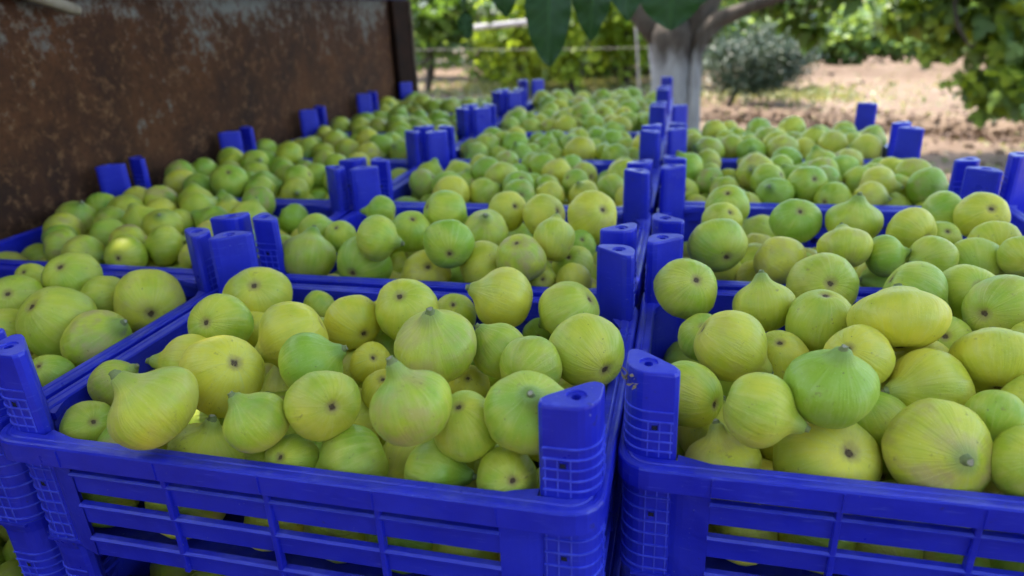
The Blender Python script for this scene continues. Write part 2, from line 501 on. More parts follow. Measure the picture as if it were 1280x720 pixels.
def round_rect(hx_, hy_, r, n=5):
    out = []
    for cx, cy, a0 in ((hx_-r, hy_-r, 0), (-hx_+r, hy_-r, pi/2), (-hx_+r, -hy_+r, pi), (hx_-r, -hy_+r, 1.5*pi)):
        for i in range(n+1):
            a = a0 + pi/2*i/n
            out.append(((cx+r*cos(a), cy+r*sin(a)), (-cos(a), -sin(a))))
    return out
def rim_mesh():
    bm = bmesh.new()
    sect = [(0, .0605), (0, .0735), (.0007, .0747), (.0022, .0752), (.0045, .0752), (.0052, .0746), (.0062, .0746), (.0070, .0752), (.0112, .0752), (.0124, .0742),
            (.0124, .0560), (.0090, .0560), (.0086, .0600)]
    sect = [(a, z+E) for a, z in sect]
    sweep(bm, round_rect(hx, hy, .020), sect)
    for sx in (-1, 1):
        for sy in (-1, 1):
            for poly in ([(hx-.080, hy-.0095), (hx-.036, hy-.0095), (hx-.036, hy-.0190), (hx-.055, hy-.0135)],
                         [(hx-.0095, hy-.070), (hx-.0095, hy-.036), (hx-.0200, hy-.036), (hx-.0135, hy-.049)]):
                lo = [bm.verts.new((sx*x, sy*y, .0685+E)) for x, y in poly]
                hi = [bm.verts.new((sx*x, sy*y, .0738+E)) for x, y in poly]
                bm.faces.new(lo); bm.faces.new(hi[::-1])
                for i in range(4):
                    j = (i+1) % 4
                    bm.faces.new((lo[i], lo[j], hi[j], hi[i]))
    # thin moulding seams on the face of the rim
    for x in (-.07, 0, .07, .14, -.14):
        for s in (-1, 1):
            add_box(bm, x-.0004, x+.0004, s*(hy+.0004)-.0004, s*(hy+.0004)+.0004, .0612+E, .0730+E)
    return bm_mesh('rim', bm)
def post_outline(sx, sy, g=0.0):
    o = .003 - g; rc = .0150
    pts = [(hx-.0330-g, hp-.0135-g*.3), (hx-.0358-g, hp-.0095), (hx-.0353-g, hp-.0055), (hx-.0328-g*.5, hp-o)]
    cx, cy = hx-.003-rc, hp-.003-rc
    for i in range(7):
        a = pi/2 - pi/2*i/6
        pts.append((cx+(rc+g)*cos(a), cy+(rc+g)*sin(a)))
    pts += [(hx-o, hp-.0300-g*.5), (hx-.0050, hp-.0325-g), (hx-.0085, hp-.0330-g), (hx-.0125, hp-.0310-g)]
    return [(sx*x, sy*y) for x, y in pts]
def post_mesh(sx, sy):
    bm = bmesh.new()
    out = post_outline(sx, sy)
    n = len(out)
    cx = sum(p[0] for p in out)/n; cy = sum(p[1] for p in out)/n
    def ring(z, k):      # k: shrink towards the middle
        return [bm.verts.new((cx+(x-cx)*k, cy+(y-cy)*k, z)) for x, y in out]
    r0 = ring(.001, 1.0); r1 = ring(.1290+E, .955); r2 = ring(.1305+E, .925); r3 = ring(.1310+E, .88)
    for a, b in ((r0, r1), (r1, r2), (r2, r3)):
        for i in range(n):
            j = (i+1) % n
            bm.faces.new((a[i], a[j], b[j], b[i]))
    bm.faces.new(r0)
    # top face with a raised ring round a round hole
    hcx, hcy = sx*(hx-.0165), sy*(hp-.0155)
    K = 12
    def circ(r, z): return [bm.verts.new((hcx+r*cos(2*pi*k/K), hcy+r*sin(2*pi*k/K), z)) for k in range(K)]
    c0 = circ(.0056, .1310+E); c1 = circ(.0052, .1298+E); c2 = circ(.0028, .1298+E); c3 = circ(.0023, .116+E)
    es = []
    for rr in (r3, c0):
        for i in range(len(rr)):
            e = bm.edges.get((rr[i], rr[(i+1) % len(rr)])) or bm.edges.new((rr[i], rr[(i+1) % len(rr)]))
            es.append(e)
    bmesh.ops.triangle_fill(bm, use_beauty=True, edges=es)
    for a, b in ((c0, c1), (c1, c2), (c2, c3)):
        for i in range(K):
            j = (i+1) % K
            bm.faces.new((a[i], a[j], b[j], b[i]))
    fb = bm.faces.new(c3); fb.material_index = 1
    bmesh.ops.recalc_face_normals(bm, faces=bm.faces)
    # raised grid lines on the outer side
    def scaled(pts, z):
        k = 1 - .045*max(0, min(1, (z-.001)/(.1255+E)))
        return [(cx+(x-cx)*k, cy+(y-cy)*k) for x, y in pts]
    o1 = post_outline(sx, sy, .0009)[3:-3]; o0 = post_outline(sx, sy, -.001)[3:-3]
    zs = [z+E for z in (.0800, .0865, .0930, .0995, .1060)] + [.008, .017, .026, .035, .044, .053, .062]
    for z in zs:
        h = .0004
        a = [bm.verts.new((*p, z-h)) for p in scaled(o1, z)]; b = [bm.verts.new((*p, z+h)) for p in scaled(o1, z)]
        c = [bm.verts.new((*p, z-h*1.6)) for p in scaled(o0, z)]; d = [bm.verts.new((*p, z+h*1.6)) for p in scaled(o0, z)]
        for i in range(len(a)-1):
            for q4 in ((a[i], a[i+1], b[i+1], b[i]), (b[i], b[i+1], d[i+1], d[i]), (c[i], c[i+1], a[i+1], a[i])): bm.faces.new(q4).material_index = 2
    for (x, y, dx, dy) in [(hx-.0318, hp-.003, 1, 0), (hx-.0250, hp-.003, 1, 0), (hx-.0180, hp-.003, 1, 0), (hx-.003, hp-.0185, 0, 1), (hx-.003, hp-.0265, 0, 1)]:
        for z0, z1 in ((.004, .0600+E), (.0760+E, .1000+E)):
            k0, k1 = 1-.045*(z0/(.1265+E)), 1-.045*(z1/(.1265+E))
            w = .0004
            q = []
            for z, k in ((z0, k0), (z1, k1)):
                px, py = cx+(sx*x-cx)*k, cy+(sy*y-cy)*k
                ox, oy = (0, sy) if dx else (sx, 0)
                q.append([bm.verts.new((px-dx*w+ox*o, py-dy*w+oy*o, z)) for o in (-.0015, .0005)] + [bm.verts.new((px+dx*w+ox*o, py+dy*w+oy*o, z)) for o in (.0005, -.0015)])
            for i in range(3):
                bm.faces.new((q[0][i], q[0][i+1], q[1][i+1], q[1][i])).material_index = 2
    # small square marks above and below the rim, hole shade painted dark
    for z in (.0960+E, .0500):
        k = 1-.045*(z/(.1265+E))
        px, py = cx+(sx*(hx-.0220)-cx)*k, cy+(sy*(hp-.003)-cy)*k
        w = .0017
        vs = [bm.verts.new((px+a*w, py+sy*.0007, z+b*w)) for a, b in ((-1, -1), (1, -1), (1, 1), (-1, 1))]
        vi = [bm.verts.new((px+a*w*.7, py-sy*.0002, z+b*w*.7)) for a, b in ((-1, -1), (1, -1), (1, 1), (-1, 1))]
        vo = [bm.verts.new((px+a*w*1.5, py-sy*.0010, z+b*w*1.5)) for a, b in ((-1, -1), (1, -1), (1, 1), (-1, 1))]
        for i in range(4):
            j = (i+1) % 4
            bm.faces.new((vo[i], vo[j], vs[j], vs[i]))
            bm.faces.new((vs[i], vs[j], vi[j], vi[i])).material_index = 1
        vj = [bm.verts.new((v.co.x, v.co.y+sy*.00095, v.co.z)) for v in vi]
        bm.faces.new(vj).material_index = 1
    # closed corner panels beside the post, slightly fluted, and the foot
    for a0, a1, axis in ((hx-.0328, hx-.0560, 0), (hp-.0290, hy-.0470, 1)):
        N = 6; cols = []
        for i in range(N+1):
            t_ = a0 + (a1-a0)*i/N
            fl = .0050 + .0022*sin(pi*i/N) + .0080*(1-i/N)**3
            if axis == 0: P_ = [(t_, hy-fl), (t_, hy-fl-.0022)]
            else: P_ = [(hx-fl, t_), (hx-fl-.0022, t_)]
            cols.append([bm.verts.new((sx*x, sy*y, z)) for x, y in P_ for z in (.0005, .0608+E)])
        for i in range(N):
            a, b = cols[i], cols[i+1]
            for u, v in ((0, 1), (3, 2), (1, 3), (2, 0)):
                bm.faces.new((a[u], a[v], b[v], b[u]))
    ft = post_outline(sx, sy, .0016)
    lo = [bm.verts.new((cx+(x-cx)*.86, cy+(y-cy)*.86, -.0050)) for x, y in ft]; hi = [bm.verts.new((x, y, .0045)) for x, y in ft]
    bm.faces.new(lo); bm.faces.new(hi)
    for i in range(len(ft)):
        j = (i+1) % len(ft); bm.faces.new((lo[i], lo[j], hi[j], hi[i]))
    me = bm_mesh('corner_post', bm)
    return me
def slat_mesh(L, h, axis):
    # L half length; local: centre of the outer face, +z up; the slat bulges at its upper edge
    bm = bmesh.new()
    sect = [(0, 0), (-.0004, .0006), (-.0004, h-.0034), (-.0030, h-.0024), (-.0031, h-.0012), (-.0016, h), (.0022, h), (.0022, 0)]
    a = []; 
    for x in (-L, L):
        a.append([bm.verts.new((x, y, z) if axis == 0 else (y, x, z)) for y, z in sect])
    n = len(sect)
    for i in range(n):
        j = (i+1) % n; bm.faces.new((a[0][i], a[0][j], a[1][j], a[1][i]))
    bm.faces.new(a[0]); bm.faces.new(a[1])
    return bm_mesh('slat', bm)
def rib_mesh(axis):
    bm = bmesh.new()
    add_box(bm, *((-.0018, .0018, -.0030, .0025) if axis == 0 else (-.0030, .0025, -.0018, .0018)), .0003, .0603+E, .0006)
    return bm_mesh('rib', bm)
def floor_mesh():
    bm = bmesh.new()
    add_box(bm, -hx+.010, hx-.010, -hy+.010, hy-.010, .0020, .0040)
    for i in range(9):
        x = -.16+.04*i
        add_box(bm, x-.001, x+.001, -hy+.012, hy-.012, -.0015, .0021)
    return bm_mesh('floor_panel', bm)

LEVELS = [(.0004, .0165), (.0275, .0165), (.0520, .0165)]
PART = {'rim': rim_mesh(), 'floor': floor_mesh(), 'ribx': rib_mesh(0), 'riby': rib_mesh(1),
        'slatx': slat_mesh(.1405, .0165, 0), 'slaty': slat_mesh(.0940, .0165, 1)}
for k in PART: PART[k].materials.append(BLUE)
POSTS = {}
for sx in (-1, 1):
    for sy in (-1, 1):
        POSTS[sx, sy] = post_mesh(sx, sy)
        POSTS[sx, sy].materials.append(BLUE); POSTS[sx, sy].materials.append(HOLE_SHADE); POSTS[sx, sy].materials.append(RIDGE)
def make_crate():
    root = empty('plastic_crate', (0, 0, 0))
    obj('rim', PART['rim'], None, root)
    obj('floor_panel', PART['floor'], None, root)
    for k in POSTS: obj('corner_post', POSTS[k], None, root)
    for s in (-1, 1):
        for z, h in LEVELS:
            o = obj('slat', PART['slatx'], None, root); o.location = (0, s*(hy-.0062), z)
            if s > 0: o.rotation_euler.z = pi
            o = obj('slat', PART['slaty'], None, root); o.location = (s*(hx-.0062), 0, z)
            if s > 0: o.rotation_euler.z = pi
        for x in (-.07, 0, .07):
            o = obj('rib', PART['ribx'], None, root); o.location = (x, s*(hy-.0062), 0)
            if s > 0: o.rotation_euler.z = pi
        for y in (-.045, .045):
            o = obj('rib', PART['riby'], None, root); o.location = (s*(hx-.0062), y, 0)
            if s > 0: o.rotation_euler.z = pi
    return root
def copy_tree(o, parent=None):
    c = o.copy(); COL.objects.link(c); c.parent = parent
    for ch in list(o.children): copy_tree(ch, c)
    return c

ORD = ['first', 'second', 'third', 'fourth', 'fifth', 'sixth', 'seventh', 'eighth', 'ninth', 'tenth', 'eleventh', 'twelfth', 'thirteenth', 'fourteenth']
COLN = {'C': 'the column along the rusty wall', 'A': 'the middle column', 'B': 'the column on the open side'}
COLS = {'C': 'wall column', 'A': 'middle column', 'B': 'outer column'}
crates = []            # key, col, k, origin, scale
def crate_frame(c, k):
    if c == 'C': return (-.5965, (k+.5)*D, 0.0, 1.0)
    if c == 'A': return (-.1965 if k == 0 else -.1985, (k+.5)*D - (.006 if k == 0 else 0), 0.0, 1.008 if k == 0 else 1.0)
    return (.1915, (k+.5)*D + (.0458 if k == 0 else .0509), -.0053, .968)
proto = None
for c, n in (('C', 6), ('A', 6), ('B', 4)):
    for k in range(n):
        x, y, zr, sx = crate_frame(c, k)
        if proto is None: proto = make_crate(); o = proto
        else: o = copy_tree(proto)
        dz = random.uniform(-.0008, .0008) if k else 0
        o.location = (x, y, zr-H+dz); o.scale = (sx, 1, 1)
        if k > 1: o.rotation_euler.z = random.uniform(-.003, .003)
        if c == 'B' and k == 0: o.rotation_euler.z = .003
        place = 'nearest' if k == 0 else (ORD[k] + ' from the front')
        tag(o, 'heaped blue fig crate, %s in %s' % (place, COLN[c]), 'crate', 'blue crates full of figs')
        crates.append((c, k, x, y, zr, sx))
LOWDZ = -.146
for c in 'CAB':
    x, y, zr, sx = crate_frame(c, 0)
    o = copy_tree(proto); o.location = (x, y, zr-H+LOWDZ); o.scale = (sx, 1, 1)
    tag(o, 'lower blue crate under the nearest one of ' + COLN[c], 'crate', 'blue crates full of figs')
o = copy_tree(proto); o.location = (.5830, .4950, .008-H); o.rotation_euler.z = -.015
tag(o, 'empty blue crate cut by the picture edge beyond the open-side column', 'crate', 'blue crates full of figs')
# worn lettering pressed into the front rim of the middle crate: only short strokes can still be read
bm = bmesh.new()
for i in range(5):
    x = .085+.0085*i
    add_box(bm, x, x+.0012, -hy+.0068+.0000, -hy+.0094, .0750+E, .0756+E)
oo = obj('pressed_strokes', bm_mesh('pressed_strokes', bm), BLUE, [q for q in bpy.data.objects if q.name.startswith('plastic_crate') and q.get('label', '').endswith('nearest in the middle column')][0])

# ------------------------------------------------------------------ figs
FIGS = [
('A0',-0.2680,0.0101,0.0271,0.0272,-0.47,-0.17,0.87,0.80,0.8,0.55,0.25),
('A0',-0.3496,0.0343,-0.0093,0.0179,-0.75,0.39,-0.53,1.00,0.5,0.42,0.10),
('A0',-0.3639,0.0749,-0.0016,0.0181,0.82,0.30,0.49,1.00,0.6,0.42,0.45),
('A0',-0.2615,0.0668,0.0202,0.0285,-0.72,0.30,-0.63,0.88,0.5,0.85,0.10),
('A0',-0.3179,0.1013,0.0047,0.0239,-0.90,-0.38,0.22,0.90,0.8,0.75,0.15),
('A0',-0.3186,0.1426,0.0184,0.0254,-0.08,0.88,-0.47,0.90,0.5,0.50,0.00),
('A0',-0.3300,0.2108,0.0118,0.0299,-0.37,0.57,-0.73,0.95,0.5,0.62,0.10),
('A0',-0.2422,0.1252,0.0220,0.0285,-0.80,-0.51,-0.31,0.88,0.9,0.80,0.10),
('A0',-0.2183,0.1709,0.0129,0.0230,-0.78,0.61,0.16,0.95,0.7,0.85,0.10),
('A0',-0.1767,0.1823,0.0231,0.0267,-0.08,0.60,-0.79,0.90,0.5,0.62,0.10),
('A0',-0.1892,0.1362,-0.0014,0.0162,-0.51,0.59,-0.62,1.00,0.5,1.00,0.00),
('A0',-0.2073,0.0858,0.0220,0.0233,0.85,0.29,0.43,0.88,0.6,0.22,0.00),
('A0',-0.1689,0.0338,0.0269,0.0224,-0.69,0.64,-0.35,0.92,0.5,0.50,0.12),
('A0',-0.2040,0.0171,0.0209,0.0198,-0.52,-0.14,0.84,0.90,0.6,0.45,0.20),
('A0',-0.1907,0.0239,-0.0083,0.0166,0.00,0.77,-0.64,1.00,0.5,0.35,0.05),
('A0',-0.2584,0.0307,-0.0171,0.0237,0.36,0.23,0.90,0.75,0.8,0.60,0.10),
('A0',-0.1531,0.0311,-0.0109,0.0243,-0.80,-0.57,-0.20,0.88,0.7,0.30,0.15),
('A0',-0.1040,0.0148,0.0427,0.0233,-0.27,0.05,0.96,0.90,1.0,0.36,0.42),
('A0',-0.1240,0.1090,0.0309,0.0287,0.02,-0.29,0.96,0.85,0.5,0.50,0.40),
('A0',-0.1013,0.0300,-0.0100,0.0216,1.00,-0.06,-0.06,0.86,0.7,0.35,0.10),
('A0',-0.0817,0.0369,0.0197,0.0202,0.10,0.34,-0.93,1.00,0.5,0.38,0.05),
('A0',-0.0562,0.0253,-0.0036,0.0180,-0.46,0.76,-0.46,0.95,0.5,0.42,0.10),
('A0',-0.0444,0.0336,0.0334,0.0250,0.27,-0.43,0.86,0.85,0.4,0.33,0.10),
('A0',-0.0596,0.1064,0.0214,0.0220,0.34,0.94,-0.01,0.90,0.5,0.45,0.20),
('A0',-0.0860,0.1345,0.0179,0.0203,-0.72,-0.01,0.70,1.00,0.5,0.40,0.20),
('A0',-0.1031,0.2103,0.0240,0.0270,-0.86,-0.26,0.44,0.92,0.6,0.80,0.15),
('A0',-0.0494,0.2075,0.0181,0.0252,-0.81,0.08,-0.59,0.95,0.5,0.48,0.15),
('A0',-0.0262,0.1353,0.0210,0.0262,-0.63,0.76,0.13,1.05,0.8,0.52,0.15),
('A0',-0.1494,0.2190,0.0036,0.0189,-0.17,0.56,-0.81,1.00,0.5,0.50,0.10),
('A0',-0.0800,0.2273,-0.0125,0.0128,-0.24,0.96,-0.17,1.00,0.5,0.05,0.00),
('A0',-0.1129,0.1368,-0.0131,0.0152,-0.19,0.64,-0.75,1.00,0.5,0.80,0.10),
('A0',-0.1645,0.1062,-0.0057,0.0169,-0.14,0.44,-0.89,1.00,0.5,0.85,0.10),
('A0',-0.3124,0.1744,-0.0011,0.0169,-0.14,0.44,-0.89,1.00,0.5,0.75,0.10),
('A0',-0.2801,0.0643,-0.0182,0.0156,0.90,0.01,0.44,1.00,0.6,0.30,0.00),
('A0',-0.2901,0.2417,-0.0076,0.0148,0.13,0.99,0.11,1.00,0.5,0.40,0.10),
('B0',0.0391,0.2470,0.0260,0.0257,-0.34,0.67,-0.66,0.92,0.5,0.42,0.20),
('B0',0.0428,0.1127,0.0080,0.0214,-0.80,0.60,-0.06,1.05,0.5,0.50,0.00),
('B0',0.0523,0.2061,0.0040,0.0194,0.03,0.60,-0.80,1.00,0.5,0.30,0.05),
('B0',0.0687,0.1620,0.0200,0.0252,0.87,-0.09,-0.48,1.00,0.8,0.68,0.20),
('B0',0.0797,0.0748,0.0247,0.0222,0.96,-0.19,-0.21,0.92,0.8,0.42,0.05),
('B0',0.0636,0.0822,-0.0192,0.0237,-0.26,0.16,0.95,0.72,1.0,0.75,0.30),
('B0',0.1240,0.0891,-0.0163,0.0312,-0.28,0.60,-0.75,0.88,0.5,0.68,0.20),
('B0',0.1183,0.0887,0.0334,0.0258,0.07,-0.13,0.99,0.85,0.6,0.12,0.00),
('B0',0.0966,0.2356,0.0184,0.0235,-0.13,0.25,0.96,0.90,0.7,0.62,0.15),
('B0',0.1336,0.2117,0.0197,0.0245,-0.06,0.09,-0.99,1.05,0.5,0.42,0.05),
('B0',0.1495,0.2944,0.0150,0.0287,-0.08,0.88,-0.47,0.92,0.5,0.50,0.15),
('B0',0.1753,0.1813,0.0371,0.0303,-0.03,0.61,0.79,0.72,0.0,0.78,0.10),
('B0',0.1765,0.0858,0.0012,0.0296,0.21,-0.86,0.47,0.80,0.1,0.60,0.50),
('B0',0.1901,0.1481,0.0047,0.0269,-0.85,-0.47,0.23,0.95,0.8,0.72,0.10),
('B0',0.1466,0.1507,0.0237,0.0216,0.51,0.63,-0.59,1.00,0.5,0.75,0.10),
('B0',0.1059,0.1808,0.0040,0.0203,0.20,0.43,-0.88,1.00,0.6,0.62,0.10),
('B0',0.1581,0.1232,-0.0078,0.0198,-0.56,0.19,0.81,1.10,0.7,0.32,0.10),
('B0',0.2129,0.1090,0.0124,0.0165,-0.44,-0.72,-0.54,0.95,0.6,0.30,0.05),
('B0',0.2206,0.0773,0.0040,0.0213,0.13,0.75,-0.65,0.95,0.5,0.42,0.10),
('B0',0.2312,0.1661,0.0193,0.0275,0.07,0.71,0.70,0.76,0.0,0.68,0.05),
('B0',0.2593,0.2391,0.0245,0.0265,0.77,0.63,-0.10,0.90,0.5,0.35,0.25),
('B0',0.1984,0.1907,-0.0003,0.0210,0.17,0.56,-0.81,1.00,0.5,0.72,0.10),
('B0',0.2122,0.2734,0.0215,0.0257,0.87,-0.21,-0.45,0.90,0.6,0.28,0.10),
('B0',0.2553,0.2872,0.0169,0.0252,0.00,0.77,-0.64,0.95,0.5,0.35,0.05),
('B0',0.2199,0.2226,0.0040,0.0208,0.23,0.74,-0.63,1.00,0.5,0.28,0.00),
('B0',0.2419,0.1268,0.0103,0.0216,0.00,0.77,-0.64,0.95,0.5,0.50,0.10),
('B0',0.2738,0.1973,0.0136,0.0245,0.00,0.77,-0.64,0.95,0.5,0.50,0.10),
('C0',-0.4894,0.1512,0.0057,0.0327,0.13,0.61,-0.78,0.95,0.5,0.42,0.15),
('C0',-0.4415,0.2045,0.0024,0.0318,-0.69,0.73,0.04,1.00,0.5,0.68,0.30),
('C0',-0.4382,0.1371,-0.0036,0.0288,0.85,0.09,0.51,0.90,0.7,0.50,0.60),
('C0',-0.5568,0.1721,0.0116,0.0249,-0.51,0.59,-0.62,0.95,0.5,0.35,0.15),
('C0',-0.5349,0.2174,0.0189,0.0262,-0.19,0.64,-0.75,0.90,0.6,0.38,0.10),
('C0',-0.4913,0.2058,0.0029,0.0226,0.96,0.21,0.20,0.95,0.7,0.55,0.15),
('C0',-0.4391,0.0892,-0.0084,0.0174,-0.17,0.56,-0.81,1.00,0.5,0.30,0.10),
('C0',-0.5351,0.1401,-0.0008,0.0196,0.32,0.73,-0.60,1.00,0.5,0.60,0.10),
('C0',-0.6144,0.2419,0.0036,0.0165,-0.19,0.64,-0.75,1.00,0.5,0.50,0.10),
('A1',-0.3472,0.3279,0.0065,0.0311,0.03,0.49,0.87,0.88,0.6,0.40,0.25),
('A1',-0.2827,0.3273,0.0024,0.0297,0.12,0.99,0.04,0.88,0.5,0.15,0.05),
('A1',-0.2131,0.3227,-0.0012,0.0249,-0.40,0.67,-0.63,0.82,0.5,0.95,0.35),
('A1',-0.1537,0.3291,0.0035,0.0316,0.90,0.26,0.35,0.82,0.6,0.72,0.10),
('A1',-0.1809,0.3060,0.0351,0.0251,-0.33,0.93,0.18,0.85,0.5,0.20,0.05),
('A1',-0.2573,0.3121,0.0377,0.0228,0.98,0.03,-0.22,0.92,0.7,0.40,0.10),
('A1',-0.1110,0.3056,0.0254,0.0238,0.07,0.48,-0.88,1.00,0.5,0.50,0.60),
('A1',-0.0859,0.3390,0.0326,0.0208,0.01,0.58,0.81,1.10,0.6,0.60,0.15),
('A1',-0.0963,0.3232,-0.0040,0.0170,-0.32,0.83,-0.46,0.95,0.5,0.50,0.30),
('A1',-0.0592,0.4316,0.0296,0.0293,-0.53,0.65,-0.54,0.90,0.5,0.75,0.20),
('A1',-0.1161,0.4485,0.0240,0.0260,-0.82,0.37,-0.44,0.90,0.6,0.68,0.15),
('A1',-0.1624,0.4640,0.0240,0.0241,-0.62,0.60,-0.51,0.90,0.6,0.65,0.10),
('A1',-0.0680,0.3968,0.0091,0.0167,-0.20,0.73,-0.65,1.00,0.5,0.12,0.00),
('A1',-0.0703,0.3565,0.0015,0.0215,0.13,0.68,-0.72,0.90,0.5,0.45,0.10),
('A1',-0.0632,0.3162,-0.0003,0.0181,-0.31,0.89,0.32,1.00,0.5,0.75,0.10),
('A1',-0.1731,0.4012,0.0182,0.0260,0.27,-0.53,0.80,0.90,0.5,0.50,0.35),
('A1',-0.3322,0.3774,0.0149,0.0186,-0.05,0.54,-0.84,1.00,0.5,0.35,0.05),
('A1',-0.2235,0.4191,0.0333,0.0258,0.72,0.54,-0.44,1.00,0.6,0.30,0.05),
('A1',-0.2517,0.3838,0.0220,0.0243,-0.38,0.45,-0.81,1.00,0.5,0.28,0.05),
('A1',-0.3681,0.3880,0.0159,0.0217,0.79,0.60,0.13,1.00,0.6,0.40,0.10),
('A1',-0.3174,0.4570,0.0220,0.0202,-0.97,-0.19,0.14,0.90,0.8,0.30,0.05),
('B1',0.0680,0.3656,0.0239,0.0281,-0.33,0.91,0.24,0.88,0.5,0.35,0.20),
('B1',0.1235,0.3646,0.0122,0.0247,0.82,-0.23,-0.52,0.95,0.8,0.80,0.30),
('B1',0.0756,0.4597,0.0206,0.0215,-0.39,0.57,-0.72,0.95,0.5,0.60,0.15),
('B1',0.0818,0.5003,0.0274,0.0251,0.06,0.55,-0.83,0.90,0.5,0.30,0.15),
('B1',0.1758,0.3562,0.0282,0.0230,-0.02,0.66,0.75,0.85,0.5,0.60,0.25),
('B1',0.1489,0.4623,0.0220,0.0261,-0.09,0.69,-0.72,0.88,0.5,0.12,0.10),
('B1',0.2045,0.4553,0.0240,0.0278,0.07,0.09,0.99,0.80,0.6,0.50,0.15),
('B1',0.2493,0.4237,0.0244,0.0255,-0.52,0.85,0.02,0.78,0.5,0.72,0.10),
('B1',0.3252,0.4735,0.0296,0.0248,-0.01,0.83,-0.56,0.95,0.5,0.70,0.10),
('B1',0.3024,0.5116,0.0189,0.0255,0.98,0.17,0.12,0.85,0.6,0.35,0.05),
('B1',0.2810,0.4430,0.0136,0.0189,-0.09,0.73,-0.68,1.00,0.5,0.35,0.05),
('B1',0.2105,0.3600,0.0214,0.0186,0.99,0.07,0.14,0.90,0.6,0.20,0.10),
('B1',0.2496,0.3615,0.0210,0.0212,-0.79,-0.61,-0.05,0.90,0.6,0.50,0.15),
('B1',0.2872,0.3757,0.0054,0.0295,-0.01,1.00,0.07,0.78,0.3,0.32,0.05),
('B1',0.3148,0.4084,0.0167,0.0252,-0.01,1.00,0.07,0.70,0.3,0.65,0.05),
('B1',0.2167,0.3718,-0.0116,0.0223,-0.82,-0.44,0.38,0.90,0.7,0.40,0.05),
('B1',0.3160,0.3552,0.0261,0.0191,-0.01,1.00,0.07,0.90,0.3,0.50,0.05),
('B1',0.3267,0.3775,-0.0025,0.0186,-0.01,1.00,0.07,0.90,0.3,0.40,0.05),
('B1',0.0788,0.4052,-0.0226,0.0213,-0.01,1.00,0.07,0.90,0.3,0.60,0.05),
('B1',0.1078,0.3857,-0.0162,0.0189,-0.39,0.57,-0.72,1.00,0.5,0.75,0.10),
('B1',0.1468,0.3900,-0.0042,0.0171,-0.39,0.57,-0.72,1.00,0.5,0.30,0.10),

]
def settle(box, zr, zf, N, fixed, seed, cap=None, iters=230):
    rg = np.random.default_rng(seed)
    x0, x1, y0, y1 = box
    nf = len(fixed)
    P = np.zeros((nf+N, 3)); R = np.zeros(nf+N)
    for i, (p, r) in enumerate(fixed): P[i] = p; R[i] = r
    R[nf:] = np.clip(rg.normal(.0242, .0022, N), .0190, .0290)
    P[nf:, 0] = rg.uniform(x0+.025, x1-.025, N); P[nf:, 1] = rg.uniform(y0+.025, y1-.025, N)
    P[nf:, 2] = zf + .02 + rg.uniform(0, 1, N)*(.11 if cap is None or nf == 0 else max(.03, cap-zf-.02))
    Re = R*.90
    mv = np.r_[np.zeros(nf), np.ones(N)]
    I, J = np.triu_indices(nf+N, 1)
    for it in range(iters):
        P[nf:, 2] -= .0011 if it < iters-40 else .0004
        for _ in range(2):
            d = P[I]-P[J]; L = np.sqrt((d*d).sum(1))+1e-9
            ov = Re[I]+Re[J]-L
            s = ov > 0
            ii, jj = I[s], J[s]
            wsum = mv[ii]+mv[jj]; ok = wsum > 0
            ii, jj = ii[ok], jj[ok]
            c = (d[s][ok]/L[s][ok][:, None])*(ov[s][ok]/wsum[ok]*.55)[:, None]
            np.add.at(P, ii, c*mv[ii][:, None]); np.add.at(P, jj, -c*mv[jj][:, None])
            up_ = np.maximum(0, P[nf:, 2]-zr)
            e = np.maximum(Re[nf:]*(.15 if nf == 0 else .45), np.sqrt(np.maximum(0, R[nf:]**2-up_**2)))
            P[nf:, 0] = np.clip(P[nf:, 0], x0+e, x1-e); P[nf:, 1] = np.clip(P[nf:, 1], y0+e, y1-e)
            # clear of the corner posts
            for cx_, cy_ in ((x0, y0), (x0, y1), (x1, y0), (x1, y1)):
                sx_ = 1 if cx_ == x0 else -1; sy_ = 1 if cy_ == y0 else -1
                # the inner diagonal face of the post
                nx, ny = sx_*.66, sy_*.75
                dd = (P[nf:, 0]-cx_)*nx + (P[nf:, 1]-cy_)*ny - .0205 - Re[nf:]*.9
                k = dd < 0
                P[nf:, 0][k] -= dd[k]*nx; P[nf:, 1][k] -= dd[k]*ny
            P[nf:, 2] = np.maximum(P[nf:, 2], zf+Re[nf:])
            if cap is not None: P[nf:, 2] = np.minimum(P[nf:, 2], cap)
    return P[nf:], R[nf:]

allfigs = []      # dict per fig
for row in FIGS:
    key, x, y, z, r, sx_, sy_, sz_, sq, nk, tn, bl = row
    allfigs.append(dict(c=key[0], k=int(key[1]), p=Vector((x, y, z)), r=r, s=Vector((sx_, sy_, sz_)), sq=sq, nk=nk, t=tn, b=bl, hand=True, low=False))
NFIX = {'A0': 70, 'B0': 70, 'C0': 64, 'A1': 60, 'B1': 60}
CAPS = {'A0': -.022, 'B0': -.022, 'C0': .004, 'A1': .012, 'B1': .012}
vis_fixed = {}
for f in allfigs: vis_fixed.setdefault(f['c']+str(f['k']), []).append((tuple(f['p']), f['r']))
def rand_fig(c, k, p, r, low=False):
    # lies anyhow, more often with the eye or the side up
    v = Vector((random.gauss(0, 1), random.gauss(0, 1), random.gauss(0, .75))).normalized()
    tm = .50 if k <= 1 else .38  # figs farther back tinted greener, the canopy's green light put into colour
    if c == 'B': tm += .06
    return dict(c=c, k=k, p=Vector(p), r=r, s=v, sq=random.choice((.86, .92, .97)), nk=random.choice((.4, .6, .85)),
                t=min(1, max(0, random.gauss(tm, .22))), b=max(0, random.gauss(.20, .22)), hand=False, low=low)
